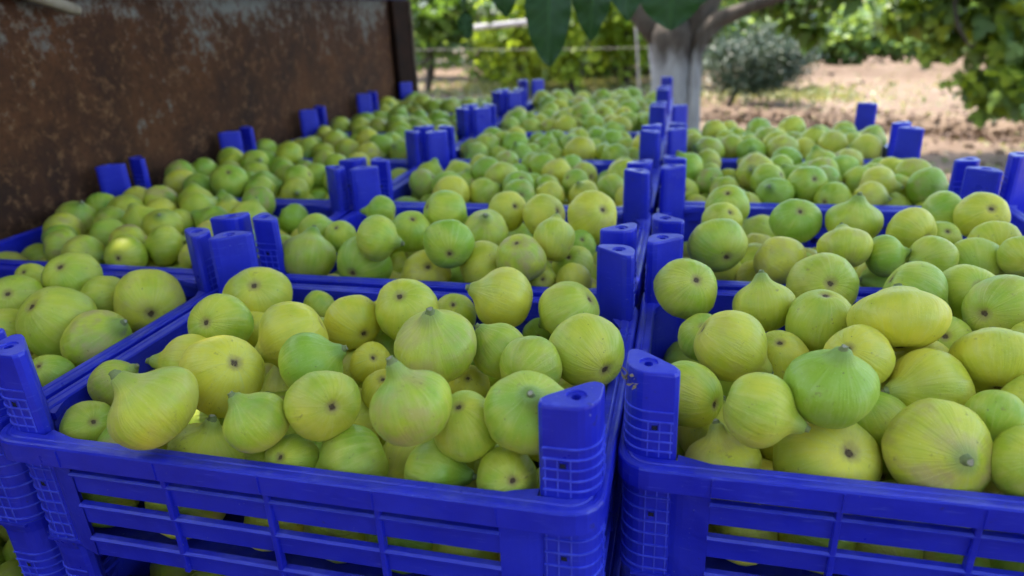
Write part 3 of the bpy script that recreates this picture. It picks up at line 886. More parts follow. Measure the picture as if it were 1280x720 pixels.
for (c, k, x, y, zr, sx) in crates:
    box = (x-hx*sx+.011, x+hx*sx-.011, y-hy+.011, y+hy-.011)
    key = c+str(k)
    if key in vis_fixed:
        P, R = settle(box, zr, zr-.084, NFIX[key], vis_fixed[key], 50+k*7+ord(c), cap=CAPS.get(key))
    else:
        P, R = settle(box, zr, zr-.055, 78, [], 90+k*7+ord(c), cap=zr+.034)
    for p, r in zip(P, R):
        allfigs.append(rand_fig(c, k, p, r))
for c in 'CAB':
    x, y, zr, sx = crate_frame(c, 0)
    box = (x-hx*sx+.011, x+hx*sx-.011, y-hy+.011, y-hy+.125)
    P, R = settle(box, zr+LOWDZ, zr+LOWDZ-.055, 24, [], 33+ord(c), cap=zr+LOWDZ+.020)
    for p, r in zip(P, R): allfigs.append(rand_fig(c, 0, p, r, True))

# which 300 show largest: not buried under others, near the camera
PP = np.array([tuple(f['p']) for f in allfigs]); RR = np.array([f['r'] for f in allfigs])
camp = np.array(CAM)
for i, f in enumerate(allfigs):
    v = camp-PP[i]; dist = np.linalg.norm(v); v /= dist
    w = PP-PP[i]; t_ = w@v; perp = np.linalg.norm(w-t_[:, None]*v, axis=1)
    hid = np.clip((RR+f['r']*.5-perp)/(RR), 0, 1)*(t_ > 0)*(t_ < .25); hid[i] = 0
    f['score'] = f['r']/dist*max(0, 1-.55*hid.sum())
    q_ = PP[i]-camp; dz_ = q_@np.array(F_)
    u_ = q_@np.array(R_)/dz_; w_ = q_@np.array(U_)/dz_
    if abs(u_) > .80 or abs(w_) > .47: f['score'] *= .02
    if f['low']: f['score'] *= .3
    if f['hand']: f['score'] += 10
order = sorted(range(len(allfigs)), key=lambda i: -allfigs[i]['score'])
single = set(order[:296])

VARS = []
for sq in (.86, .92, .97):
    for nk in (.4, .6, .85):
        VARS.append((sq, nk, fig_mesh('fig', sq, nk, len(VARS)*5+3, 24, 20)))
def basis(s):
    q = Vector(s).to_track_quat('Z', 'Y').to_matrix()
    return q @ Matrix.Rotation(random.uniform(0, 2*pi), 3, 'Z')
def describe(f):
    t = f['t']
    col = 'green' if t < .28 else ('yellow-green' if t < .6 else 'yellow')
    if f['b'] > .35: col = 'blushed ' + col
    v = Vector(f['s'])
    if v.dot(CAM-f['p'])/(CAM-f['p']).length < -.72: o = 'eye out'
    elif v.z > .6: o = 'stem up'
    elif v.z < -.6: o = 'stem down'
    else: o = 'on its side'
    return col, o
rows = {}
for i in single:
    f = allfigs[i]
    rows.setdefault((f['c'], f['k'], f['low']), []).append(i)
place = {}
for key, idx in rows.items():
    idx = sorted(idx, key=lambda i: allfigs[i]['p'].y)
    nrow = max(1, round(len(idx)/7)); per = math.ceil(len(idx)/nrow)
    for rI in range(0, len(idx), per):
        line = sorted(idx[rI:rI+per], key=lambda i: allfigs[i]['p'].x)
        for j, i in enumerate(line): place[i] = (rI//per, j)
for i in sorted(single):
    f = allfigs[i]
    M = basis(f['s'])
    if f['hand']:
        me, tp, td = fig_mesh('fig', f['sq'], f['nk'], i+400, 32, 28)
        f['sq_'] = f['sq']
    else:
        me, tp, td = next(v[2] for v in VARS if v[0] == f['sq'] and v[1] == f['nk'])
    o = bpy.data.objects.new('fig', me); COL.objects.link(o)
    o.matrix_world = Matrix.Translation(f['p']) @ M.to_4x4() @ Matrix.Scale(f['r'], 4)
    o['figp'] = (float(f['t']), float(f['b']), random.random()*3+.1)
    col, ori = describe(f)
    rI, j = place[i]
    cr = '%s %s crate' % (COLS[f['c']], 'nearest' if f['k'] == 0 else ORD[f['k']])
    if f['low']: cr = COLS[f['c']] + ' lower crate'
    tag(o, '%s fig, %s, %s from left, %s row, %s' % (col, ori, ORD[min(j, 13)], ORD[rI], cr), 'fig', 'figs heaped in the crates')
    s = obj('stem', STEM_ME, None, o); s.matrix_local = Matrix.Translation(tp-td*.05) @ td.to_track_quat('Z', 'Y').to_matrix().to_4x4() @ Matrix.Scale(random.uniform(.72, .95), 4)
    e = obj('eye', EYE_ME, None, o); e.location = (0, 0, -.803*f['sq']+.006); e.rotation_euler.x = pi
# all the others as one heap
VV = []; TT = []; rs = []; fp = []; nv = 0
GE = {}
for i, f in enumerate(allfigs):
    if i in single: continue
    kk = (f['sq'], f['nk'])
    if kk not in GE: GE[kk] = fig_geom(f['sq'], f['nk'], int(f['sq']*100+f['nk']*10), 18, 14)
    V, T, rest, tp, td = GE[kk]
    M = np.array(basis(f['s']))
    VV.append((V*f['r'])@M.T + np.array(f['p'])); TT.append(T+nv); rs.append(rest)
    fp.append(np.tile([[f['t'], f['b'], random.random()*3+.1]], (len(V), 1))); nv += len(V)
me = np_mesh('fig_heap', np.vstack(VV), np.vstack(TT), True, {'rest': ('FLOAT_VECTOR', np.vstack(rs)), 'figp': ('FLOAT_VECTOR', np.vstack(fp))})
tag(obj('fig_heap', me, FIG), 'small far and half buried green figs filling the crates behind and underneath', 'figs', None, 'stuff')

# ------------------------------------------------------------------ trailer
tr = empty('trailer', (0.0, 0.9, -1.1), 'farm trailer with a rust-eaten steel side wall behind the crates', 'trailer')
def tpart(name, me, mat):
    o = obj(name, me, mat, tr); o.location = (0, -0.9, 1.1); return o
def box_mesh(name, *a, bev=0.0):
    bm = bmesh.new(); add_box(bm, *a, bev); return bm_mesh(name, bm)
# side sheet: slightly dented
nx_, nz_ = 90, 20
ys = np.linspace(-.95, 1.775, nx_); zs = np.linspace(-.21, .2795, nz_)
V = []
for z in zs:
    for y in ys:
        V.append((-.8085 + .004*noise.noise(Vector((y*2.2, z*4, .3))) + .0012*noise.noise(Vector((y*11, z*13, 2.))), y, z))
V = np.array(V); n0 = len(V)
V = np.vstack([V, V - np.array([[.004, 0, 0]])])
F = []
for i in range(nz_-1):
    for j in range(nx_-1):
        a = i*nx_+j
        F.append((a, a+1, a+nx_+1, a+nx_)); F.append((n0+a, n0+a+nx_, n0+a+nx_+1, n0+a+1))
for j in range(nx_-1):
    a = (nz_-1)*nx_+j; F.append((a, a+1, n0+a+1, n0+a))
tpart('side_panel', np_mesh('side_panel', V, np.array(F), True), RUST)
tpart('top_rail', box_mesh('top_rail', -.838, -.798, -.95, 1.83, .2805, .3120, bev=.003), RAIL)
tpart('end_post', box_mesh('end_post', -.845, -.792, 1.690, 1.812, -.24, .2795, bev=.003), DARK_STEEL)
tpart('worn_edge', box_mesh('worn_edge', -.842, -.788, 1.8125, 1.826, -.24, .2790, bev=.002), EDGE)
tpart('bed_floor', box_mesh('bed_floor', -.845, .425, -.30, 1.83, -.280, -.2395), PLANK)
tpart('bed_floor', box_mesh('bed_floor', .426, 1.30, -.30, .60, -.280, -.2395), PLANK)
for x in (-.45, .2): tpart('chassis_beam', box_mesh('chassis_beam', x-.04, x+.04, -.3, 1.83, -.40, -.2805), DARK_STEEL)
tpart('axle', tube_mesh('axle', [(-.62, .9, -.62), (.25, .9, -.62)], [.035, .035]), DARK_STEEL)
for x in (-.45, .2): tpart('axle_bracket', box_mesh('axle_bracket', x-.03, x+.03, .85, .95, -.62, -.4005), DARK_STEEL)
TYRE = mat_simple('tyre_rubber', (0.012, 0.012, 0.012), (0.03, 0.03, 0.028), 30, .9)
for x, s in ((-.62, -1), (.25, 1)):
    bm = bmesh.new(); S = 32
    prof = [(.24, -.09), (.40, -.10), (.475, -.07), (.48, 0), (.475, .07), (.40, .10), (.24, .09)]
    rg_ = [[bm.verts.new((x+b, .9+a*cos(2*pi*k/S), -.62+a*sin(2*pi*k/S))) for a, b in prof] for k in range(S)]
    for k in range(S):
        for j in range(len(prof)):
            j2 = (j+1) % len(prof); k2 = (k+1) % S
            bm.faces.new((rg_[k][j], rg_[k][j2], rg_[k2][j2], rg_[k2][j]))
    wh = tpart('wheel', bm_mesh('wheel', bm, True), TYRE)
    rim_ = obj('wheel_rim', tube_mesh('wheel_rim', [(x-.05, .9, -.62), (x+.05, .9, -.62)], [.238, .238], 24), EDGE, wh)

pole = obj('wooden_pole', tube_mesh('wooden_pole', [(-.772, .556, .262), (-.776, .548, .2655), (-.792, .46, .296), (-.815, .36, .3225), (-.86, .16, .372), (-.92, -.15, .45)],
           [.0055, .0080, .0088, .0090, .0092, .0095], 12, .12), WOOD)
tag(pole, 'weathered wooden pole end leaning over the top of the rusty side wall', 'pole')

# small clump of dry litter caught on the post of the open-side crate
bm = bmesh.new()
for i in range(26):
    c = Vector((.0075+random.uniform(-.005, .006), .068+random.uniform(-.006, .005), .0415+random.uniform(-.004, .006)))
    d = Vector((random.gauss(0, 1), random.gauss(0, 1), random.gauss(0, 1))).normalized()*random.uniform(.001, .004)
    e_ = d.orthogonal().normalized()*random.uniform(.0005, .0015)
    bm.faces.new([bm.verts.new(c+q) for q in (-d, e_, d, -e_*.6)])
tag(obj('litter_clump', bm_mesh('litter_clump', bm), DRY), 'small grey-brown clump of cobweb and dry litter on the post of the nearest open-side crate', 'litter')

# ------------------------------------------------------------------ leaves
def leaf_template(kind):
    if kind == 'broad':      # ovate, folded along the midrib
        pts = [(0, 0), (.30, .18), (.46, .42), (.40, .66), (.20, .86), (0, 1.0), (-.20, .86), (-.40, .66), (-.46, .42), (-.30, .18)]
        V = [(x, y, .16*abs(x) - .18*(y-.4)**2) for x, y in pts] + [(0, .42, -.0), (0, .75, -.03)]
        F = [(0, 1, 10), (1, 2, 10), (2, 3, 10), (3, 11, 10), (3, 4, 11), (4, 5, 11), (5, 6, 11), (6, 7, 11), (7, 10, 11), (7, 8, 10), (8, 9, 10), (9, 0, 10)]
    elif kind == 'lobed':    # fig leaf with three lobes
        pts = [(0, .08), (.22, 0), (.42, .16), (.52, .42), (.40, .50), (.30, .46), (.28, .74), (0, 1.0), (-.28, .74), (-.30, .46), (-.40, .50), (-.52, .42), (-.42, .16), (-.22, 0)]
        V = [(x, y, .15*abs(x)-.15*(y-.3)**2) for x, y in pts] + [(0, .42, 0)]
        n = len(pts); F = [(i, (i+1) % n, n) for i in range(n)]
    else:                    # simple
        V = [(0, 0, 0), (.34, .45, .06), (0, 1, -.08), (-.34, .45, .06), (0, .45, -.02)]
        F = [(0, 1, 4), (1, 2, 4), (2, 3, 4), (3, 0, 4)]
    return np.array(V, float), np.array(F)
def rot_batch(N, rg, droop):
    # leaf y axis: outward and drooping; random roll
    az = rg.uniform(0, 2*pi, N); el = rg.normal(-droop, .45, N)
    y = np.c_[np.cos(az)*np.cos(el), np.sin(az)*np.cos(el), np.sin(el)]
    up = np.tile([0, 0, 1.], (N, 1)) + rg.normal(0, .45, (N, 3))
    x = np.cross(y, up); x /= np.linalg.norm(x, axis=1)[:, None]+1e-9
    z = np.cross(x, y)
    return np.stack([x, y, z], axis=2)
def leaf_cloud(name, P, size, kind, rg, droop=.5, tint=None):
    T, F = leaf_template(kind)
    N = len(P); Rm = rot_batch(N, rg, droop)
    s = size*rg.uniform(.65, 1.25, N)
    V = np.einsum('nij,kj->nki', Rm, T)*s[:, None, None] + P[:, None, :]
    Fc = F[None] + (np.arange(N)*len(T))[:, None, None]
    tv = (rg.uniform(0, 1, N) if tint is None else np.clip(tint + rg.normal(0, .18, N), 0, 1))
    return np_mesh(name, V.reshape(-1, 3), Fc.reshape(-1, 3), True, {'tintv': ('FLOAT', np.repeat(tv, len(T)))})
def clumpy(center, rad, N, rg, ncl=26, spread=.26, shell=True):
    c = rg.normal(0, 1, (ncl, 3)); c /= np.linalg.norm(c, axis=1)[:, None]
    c *= (rg.uniform(.35, 1.0, ncl)**(.5 if shell else 1))[:, None]
    k = rg.integers(0, ncl, N)
    w = c[k] + rg.normal(0, spread, (N, 3))
    tint = rg.uniform(0, 1, ncl)[k]
    return np.array(center) + w*np.array(rad), tint

# ---- the fig tree whose crown shades the trailer
ft = empty('fig_tree', (-.05, 5.0, -1.1), 'large old fig tree with a whitewashed trunk spreading its crown over the trailer', 'tree')
OFF = Vector((.05, -5.0, 1.1))
def fpart(name, me, mat):
    o = obj(name, me, mat, ft); o.location = OFF; return o
fpart('trunk', tube_mesh('trunk', [(-.02, 5.0, -1.13), (-.02, 5.0, -.95), (-.04, 5.0, -.6), (-.075, 5.0, -.3), (-.085, 5.0, -.1), (-.085, 5.0, .04), (-.09, 5.0, .12)],
                          [.24, .20, .168, .155, .152, .175, .13], 20, .28), WASH)
for pts, rd in (([(-.14, 5.0, -.02), (-.26, 5.0, .12), (-.42, 5.05, .32), (-.8, 4.9, .75), (-1.3, 4.4, 1.5)], [.09, .10, .085, .07, .05]),
                ([(-.08, 5.0, .02), (-.07, 4.95, .25), (-.02, 4.7, .7), (.0, 4.0, 1.5), (-.1, 2.8, 1.9)], [.10, .10, .09, .07, .04]),
                ([(.0, 5.0, -.08), (.10, 5.0, .02), (.22, 4.97, .12), (.42, 4.93, .195), (.75, 4.85, .30), (1.3, 4.5, .75), (1.9, 3.9, 1.4)], [.06, .075, .060, .042, .038, .034, .03]),
                ([(-.02, 5.02, -.02), (.10, 5.05, .18), (.25, 5.2, .5), (.8, 5.8, 1.3)], [.10, .105, .09, .05])):
    fpart('limb', tube_mesh('limb', pts, rd, 14, .3), BARK)
fpart('side_stem', tube_mesh('side_stem', [(.12, 4.90, -1.13), (.10, 4.92, -.7), (.085, 4.92, -.35), (.09, 4.94, -.1), (.15, 4.96, .03), (.26, 4.97, .13)],
                             [.055, .050, .042, .042, .045, .04], 12, .3, seed=3), WASH)
rg = np.random.default_rng(5)
def canopy(N):
    ncl = 250
    c = np.c_[rg.uniform(-3.6, 3.4, ncl), rg.uniform(-3.6, 6.3, ncl), rg.uniform(1.35, 2.9, ncl)]  # crown stretched unseen behind the camera to dim the frontal skylight
    k = rg.integers(0, ncl, N)
    return c[k] + rg.normal(0, 1, (N, 3))*np.array([.42, .42, .22])
Pc = canopy(15500)
# extra leaves added on the sun's path to keep the load shaded
Q = np.c_[rg.uniform(-1.15, .9, 11000), rg.uniform(-.35, 2.3, 11000), np.zeros(11000)]
hh = rg.uniform(1.3, 2.9, 11000)
Q = Q + np.array(SUN)[None]*(hh/SUN.z)[:, None]
Pc = np.vstack([Pc, Q])
Pc = Pc[Pc[:, 2] > 1.05]
# unseen low leaves added behind the camera to block skylight on crate fronts
ncl = 60
c = np.c_[rg.uniform(-3.4, 3.2, ncl), rg.uniform(-3.9, -2.3, ncl), rg.uniform(-.2, 1.5, ncl)]
Pc = np.vstack([Pc, c[rg.integers(0, ncl, 6500)] + rg.normal(0, .30, (6500, 3))])
# gaps in the foliage through which flecks of sun reach the crates
GAPS = [(-.352, .012, .03, .008), #(x, y, z, radius)
    (-.290, .030, .035, .018), (-.262, .085, .04, .028), (-.236, .140, .045, .024), (-.215, .185, .03, .014), (-.243, -.004, .0, .012),
    (.115, .350, .040, .020), (-.487, .775, .035, .022), (-.182, .900, .035, .022), (-.470, .270, .030, .020),
    (-.560, .300, .030, .012), (-.05, .44, .04, .010), (.25, .22, .05, .010), (-.30, .62, .04, .010), (-.10, 1.25, .04, .016), (-.62, 1.2, .04, .014), (.20, .95, .04, .014), (.08, .66, .04, .012), (-.015, .30, .06, .008), (-.65, .95, .03, .016), (.17, .62, .03, .014), (-.35, 1.1, .03, .02)]
keep = np.ones(len(Pc), bool)
S_ = np.array(SUN)
for gx, gy, gz, gr in GAPS:
    w = Pc + np.array([0, 0, -.0]) - np.array([gx, gy, gz]); t_ = w@S_
    keep &= np.linalg.norm(w - t_[:, None]*S_, axis=1) > gr*.60 + .063
Pc = Pc[keep]
# fringe of the crown that hangs low behind the trunk
fr = []
for c_, r_, n_, k_ in (((.95, 6.0, .27), (.42, .4, .16), 420, 10), ((1.45, 6.3, .40), (.35, .4, .16), 70, 5), ((.55, 5.9, .30), (.25, .3, .14), 160, 5), ((1.0, 6.2, .05), (.20, .3, .10), 80, 4),
                       ((-2.45, 6.0, .22), (.22, .3, .20), 150, 5), ((-1.9, 6.4, .36), (.35, .3, .12), 130, 5), ((-1.0, 6.0, .36), (.4, .3, .10), 120, 5)):
    fr.append(clumpy(c_, r_, n_, rg, k_, .25)[0])
Pc = np.vstack([Pc] + fr)
cr = fpart('crown', leaf_cloud('crown', Pc, .150, 'simple', rg, .35), LEAF_CROWN)
tag(cr, kind='stuff')
# large leaves hanging in front of the orchard
def big_leaf(name, length, width, seed, lobes=0.0):
    rr_ = random.Random(seed)
    NU, NV = 36, 17
    V = []; F = []
    for i in range(NU+1):
        t = i/NU
        w = width/2*(max(0.0, sin(pi*t**.80))**.75)*(1+.05*sin(9*t+seed))
        if i in (0, NU): w = .0008
        for j in range(NV):
            s = (j/(NV-1)-.5)*2
            x = s*w
            z = .22*abs(x) + .010*sin(t*pi*7+seed)*abs(s)**2*.35 - length*.16*(t-.35)**2
            z -= .0025*(1 if j == (NV-1)//2 else 0)
            V.append((x, t*length, z))
    for i in range(NU):
        for j in range(NV-1):
            a = i*NV+j; F.append((a, a+1, a+NV+1, a+NV))
    # stalk
    b = len(V)
    for k in range(5):
        a = 2*pi*k/5
        V.append((.0018*cos(a), .004, .0018*sin(a)-.02*length)); V.append((.0014*cos(a), -.07, .0014*sin(a)+.012))
    for k in range(5):
        k2 = (k+1) % 5; F.append((b+2*k, b+2*k2, b+2*k2+1, b+2*k+1))
    tv_ = np.zeros(len(V))
    for i in range(NU+1):
        for j in range(NV):
            s = abs(j/(NV-1)-.5)*2
            vein = max(0, 1-abs(((i/NU*7 - s*1.6) % 1)-.5)*5)
            tv_[i*NV+j] = .8 if j == (NV-1)//2 else .12+.30*vein
    me = np_mesh('leaf', np.array(V), np.array(F), True, {'tintv': ('FLOAT', tv_)})
    return me
for x, y, ztip, L_, w_, rz, tilt in ((-.252, 1.20, .126, .185, .098, .0, .0), (-.168, 1.22, .172, .150, .078, -.25, .1), (-.088, 1.18, .212, .150, .085, .3, -.1),
                                     (-.006, 1.20, .190, .135, .140, .0, .05), (-.352, 1.25, .226, .120, .075, .15, .1), (-.455, 1.30, .182, .060, .036, .5, .0), (-.47, 1.7, .255, .10, .07, -.3, .1),
                                     (.055, 1.5, .235, .13, .10, -.2, .0)):
    me = big_leaf('leaf', L_, w_, int(abs(x)*100))
    o = obj('leaf', me, LEAF_NEAR, ft)
    ya = Vector((sin(rz)*.25, -.15+tilt, -1)).normalized()           # hangs down
    za = Vector((.15*sin(rz*3), -1, .12)); za = (za-ya*za.dot(ya)).normalized()
    xa = ya.cross(za)
    Mx = Matrix((xa, ya, za)).transposed().to_4x4()
    o.matrix_local = Matrix.Translation(Vector((x, y, ztip)) - ya*L_ + OFF) @ Mx
tw = fpart('twig', tube_mesh('twig', [(-.62, 1.35, .42), (-.45, 1.28, .385), (-.25, 1.2, .372), (-.05, 1.2, .40), (.15, 1.35, .52), (.1, 2.2, 1.1), (-.08, 2.9, 1.75)], [.003, .005, .006, .008, .012, .018, .03], 8, .1), BARK)

# ---- trees and bushes behind
def tree(label, cat, name, base, crown, rad, N, size, mat, seed, kind='simple', ncl=26, spread=.26, trunk_r=.06, group=None, lean=(0, 0), tint=None, droop=.5, nstem=1):
    rg = np.random.default_rng(seed)
    t = empty(name, base, label, cat, group)
    P, tc = clumpy(crown, rad, N, rg, ncl, spread)
    P = P[P[:, 2] > -1.06]
    P -= np.array(base)
    o = obj('crown', leaf_cloud('crown', P, size, kind, rg, droop, tc[:len(P)]*.7+.15), mat, t); tag(o, kind='stuff')
    for q in range(nstem):
        a = rg.uniform(-1, 1, 2)*rad[0]*.35*(nstem > 1)
        top = Vector(crown)-Vector(base)+Vector((a[0], a[1], rad[2]*.3))
        mid = top*.5+Vector((rg.normal(0, .05)+a[0]*.2, rg.normal(0, .05), 0))
        obj('trunk', tube_mesh('trunk', [(a[0]*.1, a[1]*.1, -.03), mid, top], [trunk_r, trunk_r*.8, trunk_r*.4], 8, .3, seed=seed+q), BARK, t)
    return t
G = 'bushy fig trees behind the trailer'
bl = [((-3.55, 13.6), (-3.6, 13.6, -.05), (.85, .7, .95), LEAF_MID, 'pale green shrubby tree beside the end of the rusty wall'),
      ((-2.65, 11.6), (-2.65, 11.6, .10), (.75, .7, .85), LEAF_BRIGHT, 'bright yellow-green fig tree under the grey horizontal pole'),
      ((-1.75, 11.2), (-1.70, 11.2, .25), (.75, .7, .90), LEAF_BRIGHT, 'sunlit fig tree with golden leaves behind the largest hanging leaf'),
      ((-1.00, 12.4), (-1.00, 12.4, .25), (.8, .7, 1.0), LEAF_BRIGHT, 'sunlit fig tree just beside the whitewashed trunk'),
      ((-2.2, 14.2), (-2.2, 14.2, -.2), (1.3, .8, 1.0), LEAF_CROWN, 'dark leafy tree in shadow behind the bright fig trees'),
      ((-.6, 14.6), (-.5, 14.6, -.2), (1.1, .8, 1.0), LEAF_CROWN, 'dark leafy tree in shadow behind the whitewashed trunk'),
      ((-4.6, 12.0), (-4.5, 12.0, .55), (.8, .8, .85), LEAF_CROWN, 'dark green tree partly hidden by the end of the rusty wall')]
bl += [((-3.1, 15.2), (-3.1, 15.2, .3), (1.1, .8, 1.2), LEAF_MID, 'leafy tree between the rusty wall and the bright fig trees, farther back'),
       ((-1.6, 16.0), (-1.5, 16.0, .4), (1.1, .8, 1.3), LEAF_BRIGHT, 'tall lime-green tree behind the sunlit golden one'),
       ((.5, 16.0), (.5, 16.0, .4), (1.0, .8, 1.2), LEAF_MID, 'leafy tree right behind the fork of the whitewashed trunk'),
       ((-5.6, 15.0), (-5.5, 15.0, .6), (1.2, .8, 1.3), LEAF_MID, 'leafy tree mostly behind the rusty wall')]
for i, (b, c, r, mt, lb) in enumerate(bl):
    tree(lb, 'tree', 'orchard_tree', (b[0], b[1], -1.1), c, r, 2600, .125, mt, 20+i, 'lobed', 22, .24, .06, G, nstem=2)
tree('small dark olive tree with a thin trunk to the right of the whitewashed trunk', 'tree', 'olive_tree', (.53, 9.3, -1.1), (.88, 9.4, -.50), (.58, .45, .34), 9500, .050, LEAF_OLIVE, 41, 'simple', 30, .24, .035)
tree('greyish round olive bush at the edge of the bare soil', 'bush', 'olive_bush', (1.42, 11.6, -1.1), (1.40, 11.6, -.55), (.42, .4, .44), 7500, .055, LEAF_OLIVE, 42, 'simple', 30, .22, .03)
hd = [((2.15, 14.5), (2.1, 14.5, -.45), (.75, .6, .42)), ((3.1, 14.2), (3.1, 14.2, -.45), (.75, .6, .42)), ((4.1, 14.0), (4.1, 14.0, -.45), (.8, .6, .45)), ((5.2, 13.7), (5.2, 13.7, -.4), (.8, .6, .45))]
hl = ['low green bush beyond the bare soil, next to the olive bush', 'low green bush in the middle of the row beyond the bare soil', 'low green bush behind the drooping branch', 'low green bush at the far right end of the row']
for i, (b, c, r) in enumerate(hd):
    tree(hl[i], 'bush', 'green_bush', (b[0], b[1], -1.1), c, r, 2400, .12, LEAF_MID, 60+i, 'broad', 22, .26, .04, 'low green bushes beyond the soil')
far = [(-9.5, 20, 1.6), (-7.2, 19, 1.5), (-5.0, 20, 1.4), (-3.0, 18.5, 1.3), (-1.2, 19.5, 1.5), (.8, 18.5, 1.35), (1.9, 19.0, .75), (4.3, 22, -1.2), (6.7, 20, 1.0), (8.4, 19.5, 1.6), (10.6, 20, 1.5), (12.8, 21, 1.5)]
fl = ['farthest on the left', 'left of the rusty wall end', 'behind the rusty wall end', 'above the pale shrubby tree', 'above the golden leaves', 'above the dark olive tree', 'beside the patch of white sky', 'under the patch of white sky',
      'behind the drooping branch', 'behind the low fig tree on the right', 'beyond the right edge', 'farthest on the right']
for i, (x, y, h_) in enumerate(far):
    tree('tall tree of the far orchard edge, ' + fl[i], 'tree', 'far_tree', (x, y, -1.1), (x, y, .15+h_*.35), (1.5, 1.0, .9+h_*.5), 2600, .24, LEAF_MID if i % 2 else LEAF_CROWN, 80+i, 'broad', 30, .26, .12, 'far orchard trees')

# ---- low fig tree on the right with a drooping branch
rt = empty('low_fig_tree', (3.9, 6.6, -1.1), 'fig tree on the right with leafy branches drooping almost to the bare soil', 'tree')
RO = Vector((-3.9, -6.6, 1.1))
for pts, rd in (([(3.9, 6.6, -1.13), (3.85, 6.6, -.5), (3.7, 6.55, .1), (3.4, 6.5, .7)], [.14, .12, .10, .08]),):
    o = obj('trunk', tube_mesh('trunk', pts, rd, 12, .3), BARK, rt); o.location = RO
for pts, rd in (([(3.75, 6.55, .0), (3.1, 6.4, .25), (2.45, 6.3, .35), (1.95, 6.2, .38)], [.06, .045, .03, .015]),
                ([(2.1, 6.2, .36), (2.02, 6.15, .15), (2.06, 6.1, -.02), (2.16, 6.1, -.16), (2.34, 6.1, -.235), (2.56, 6.1, -.22), (2.75, 6.1, -.14)], [.018, .016, .014, .014, .013, .011, .008]),
                ([(3.2, 6.4, .22), (2.9, 6.3, -.1), (2.7, 6.2, -.4), (2.6, 6.2, -.62)], [.03, .02, .015, .008])):
    o = obj('branch', tube_mesh('branch', pts, rd, 8, .15), BARK, rt); o.location = RO
rg = np.random.default_rng(77)
Pl = []
for c, r, n, ncl in (((1.92, 6.4, .22), (.34, .4, .24), 300, 9), ((2.30, 6.4, .10), (.42, .4, .34), 520, 14), ((2.75, 6.3, -.08), (.46, .4, .44), 760, 18), ((2.55, 6.2, -.46), (.34, .35, .20), 380, 10), ((3.3, 6.4, .0), (.6, .5, .6), 900, 18), ((2.85, 6.4, .45), (.9, .6, .3), 700, 16)):
    P, _ = clumpy(c, r, n, rg, ncl, .22); Pl.append(P)
Pl = np.vstack(Pl); Pl = Pl[Pl[:, 2] > -.86]
dcam = np.linalg.norm(Pl-camp, axis=1)
inview = (np.abs(((Pl-camp)@np.array(R_))/((Pl-camp)@np.array(F_))) < .76) & (((Pl-camp)@np.array(U_))/((Pl-camp)@np.array(F_)) < .42)
o_ = np.argsort(dcam + 50*(~inview))
near, rest_ = o_[:280], o_[280:]
o = obj('foliage', leaf_cloud('foliage', Pl[rest_]-np.array([3.9, 6.6, -1.1]), .135, 'lobed', rg, .7), LEAF_MID, rt); tag(o, kind='stuff')
LM = []
for q in range(6):
    T, F = leaf_template('lobed')
    LM.append(np_mesh('leaf', T*np.array([1, 1, 1+.3*q]), F, True, {'tintv': ('FLOAT', np.full(len(T), q/5))}))
    LM[-1].materials.append(LEAF_MID if q % 2 else LEAF_BRIGHT)
Rm = rot_batch(len(near), rg, .8)
for q, i in enumerate(near):
    o = obj('leaf', LM[q % 6], None, rt)
    o.matrix_local = Matrix.Translation(Vector(Pl[i]-np.array([3.9, 6.6, -1.1]))) @ Matrix(Rm[q].tolist()).to_4x4() @ Matrix.Scale(float(rg.uniform(.10, .17)), 4)

# ---- poles, line, stone
tag(obj('horizontal_pole', tube_mesh('horizontal_pole', [(-3.05, 10.0, .03), (-2.6, 10.0, .05), (-2.1, 10.0, .08), (-1.6, 10.0, .10)], [.040, .043, .045, .045], 10, .1), GREY_POLE),
    'pale grey pole lying level among the sunlit fig branches', 'pole')
tag(obj('thin_pole', tube_mesh('thin_pole', [(-.40, 7.0, -1.12), (-.43, 7.0, -.6), (-.47, 7.0, -.1), (-.52, 7.0, .35)], [.011, .011, .010, .010], 8, .1), GREY_POLE),
    'thin pale pole standing just left of the whitewashed trunk', 'pole')
tag(obj('irrigation_line', tube_mesh('irrigation_line', [(-4.4, 6.9, -.06), (-1.7, 6.97, -.135), (-1.0, 6.98, -.15), (-.455, 6.985, -.155), (-.1, 6.98, -.15)], [.0024]*5, 6), GREY_POLE),
    'thin grey line strung past the whitewashed trunk', 'hose')
tag(obj('line_post', tube_mesh('line_post', [(-4.4, 6.9, -1.12), (-4.4, 6.9, -.03)], [.02, .02], 8), GREY_POLE), 'thin post carrying the far left end of the grey line', 'post')
bm = bmesh.new(); bmesh.ops.create_icosphere(bm, subdivisions=3, radius=1)
for v in bm.verts:
    k = 1+.25*noise.noise(v.co*1.3)+.08*noise.noise(v.co*4)
    v.co = Vector((v.co.x*.14*k, v.co.y*.10*k, v.co.z*.07*k))
o = obj('stone', bm_mesh('stone', bm, True), STONE); o.location = (-.93, 11.0, -1.06)
tag(o, 'pale stone lying on the soil left of the whitewashed trunk', 'stone')

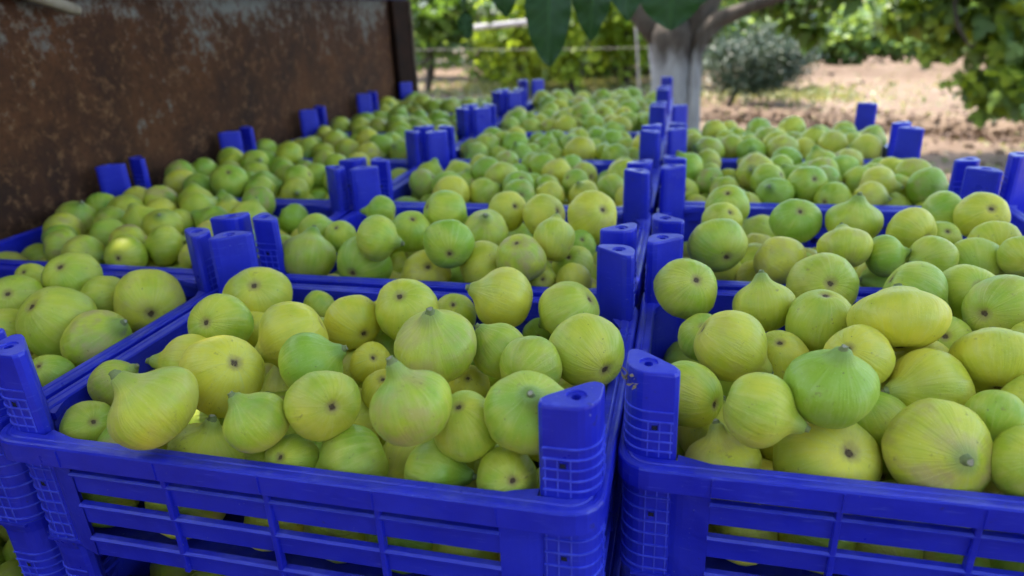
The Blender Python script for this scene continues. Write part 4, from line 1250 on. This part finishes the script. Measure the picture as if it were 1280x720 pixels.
# ---- ground: one sheet with furrows and banks
def hgt(x, y):
    h = .03*noise.noise(Vector((x*.7, y*.7, 0))) + .012*noise.noise(Vector((x*4, y*4, 3)))
    # banks of raked soil running across the orchard
    d = (x-.44)*.431 + (y-8.5)*.902 + .10*noise.noise(Vector((x*.9, y*.9, 7)))
    fade = 1/(1+math.exp(-(x+.6)*3))
    h += fade*(.14*math.exp(-((d-.25)/(.13 if d < .25 else .45))**2) + .05*math.exp(-((d-1.6)/.35)**2) + .03*noise.noise(Vector((x*3, y*3, 9)))*math.exp(-((d-.3)/.5)**2))
    d2 = y-13.1+.12*noise.noise(Vector((x, 0, 4)))
    h += .22*math.exp(-(d2/.35)**2)*(1 if x > 0 else max(0, 1+x))
    return h
def axis(lo, hi, a, b, fine, coarse):
    out = list(np.arange(a, b, fine)); x = b; s = fine
    while x < hi: out.append(x); s = min(s*1.25, coarse); x += s
    out.append(hi); x = a; s = fine
    pre = []
    while x > lo: s = min(s*1.25, coarse); x -= s; pre.append(max(x, lo))
    return np.array(sorted(set(pre+out)))
gx = axis(-150, 150, -5, 6, .09, 12); gy = axis(-40, 260, 3.5, 14.5, .075, 12)
V = np.array([(x, y, -1.1 + (hgt(x, y) if -8 < x < 9 and 1 < y < 18 else 0)) for y in gy for x in gx])
nx = len(gx)
A_ = (np.arange(len(gy)-1)[:, None]*nx + np.arange(nx-1)[None]).ravel()
F = np.c_[A_, A_+1, A_+nx+1, A_+nx]
tag(obj('ground', np_mesh('ground', V, F, True), SOIL), kind='structure')
# clods and straw lying on the soil
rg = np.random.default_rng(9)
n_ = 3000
xx = rg.uniform(.2, 5.5, n_); dd = rg.normal(-.02, .13, n_)*(1+(rg.uniform(0, 1, n_) < .15)*5)  # dark leaves strewn along the bank to give it a shaded band
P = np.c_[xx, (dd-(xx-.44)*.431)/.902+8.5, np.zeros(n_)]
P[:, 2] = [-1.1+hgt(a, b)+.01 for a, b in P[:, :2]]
tag(obj('bank_shade_leaves', leaf_cloud('bank_shade_leaves', P, .07, 'simple', rg, .0), mat_leaf('bank_shade_leaf', (0.045, 0.026, 0.016), (0.12, 0.075, 0.045), .05, .8)), 'dark brown leaves added along the soil bank as its band of shade', 'leaves', None, 'stuff')
# clods of dry earth
bmc = bmesh.new(); bmesh.ops.create_icosphere(bmc, subdivisions=1, radius=1)
cv = np.array([tuple(v.co) for v in bmc.verts]); cf = np.array([[v.index for v in f.verts] for f in bmc.faces]); bmc.free()
n_ = 350
cx_ = rg.uniform(-5, 5.5, n_); cy_ = rg.uniform(5, 14.5, n_); cs = rg.uniform(.012, .055, n_)
cz_ = np.array([-1.1+hgt(a, b) for a, b in zip(cx_, cy_)])
cvv = cv[None]*(1+rg.uniform(-.3, .3, (n_, len(cv), 1)))*cs[:, None, None]*np.array([1.2, 1, .7]) + np.c_[cx_, cy_, cz_+cs*.3][:, None, :]
tag(obj('soil_clods', np_mesh('soil_clods', cvv.reshape(-1, 3), (cf[None]+(np.arange(n_)*len(cv))[:, None, None]).reshape(-1, 3), False), SOIL), 'clods of dry earth strewn over the orchard floor', 'clods', None, 'stuff')
P = np.c_[rg.uniform(-1, 5.5, 2600), rg.uniform(4.5, 13, 2600), np.zeros(2600)]
P[:, 2] = [-1.1+hgt(a, b)+.008 for a, b in P[:, :2]]
tag(obj('straw', leaf_cloud('straw', P, .06, 'simple', rg, .0), GRASS), 'dry straw and leaf litter scattered over the bare orchard soil', 'litter', None, 'stuff')
P = np.vstack([np.c_[rg.normal(1.35, .6, 700), rg.normal(10.6, .6, 700), np.zeros(700)], np.c_[rg.normal(-2.4, 1.2, 2600), rg.normal(12.4, .8, 2600), np.zeros(2600)]])
P[:, 2] = [-1.1+hgt(a, b)+.01 for a, b in P[:, :2]]
tag(obj('weeds', leaf_cloud('weeds', P, .09, 'simple', rg, -1.0), GRASS), 'low dry weeds and grass at the edge of the bare soil', 'grass', None, 'stuff')
print('figs', len(allfigs), 'objects', len(bpy.data.objects))
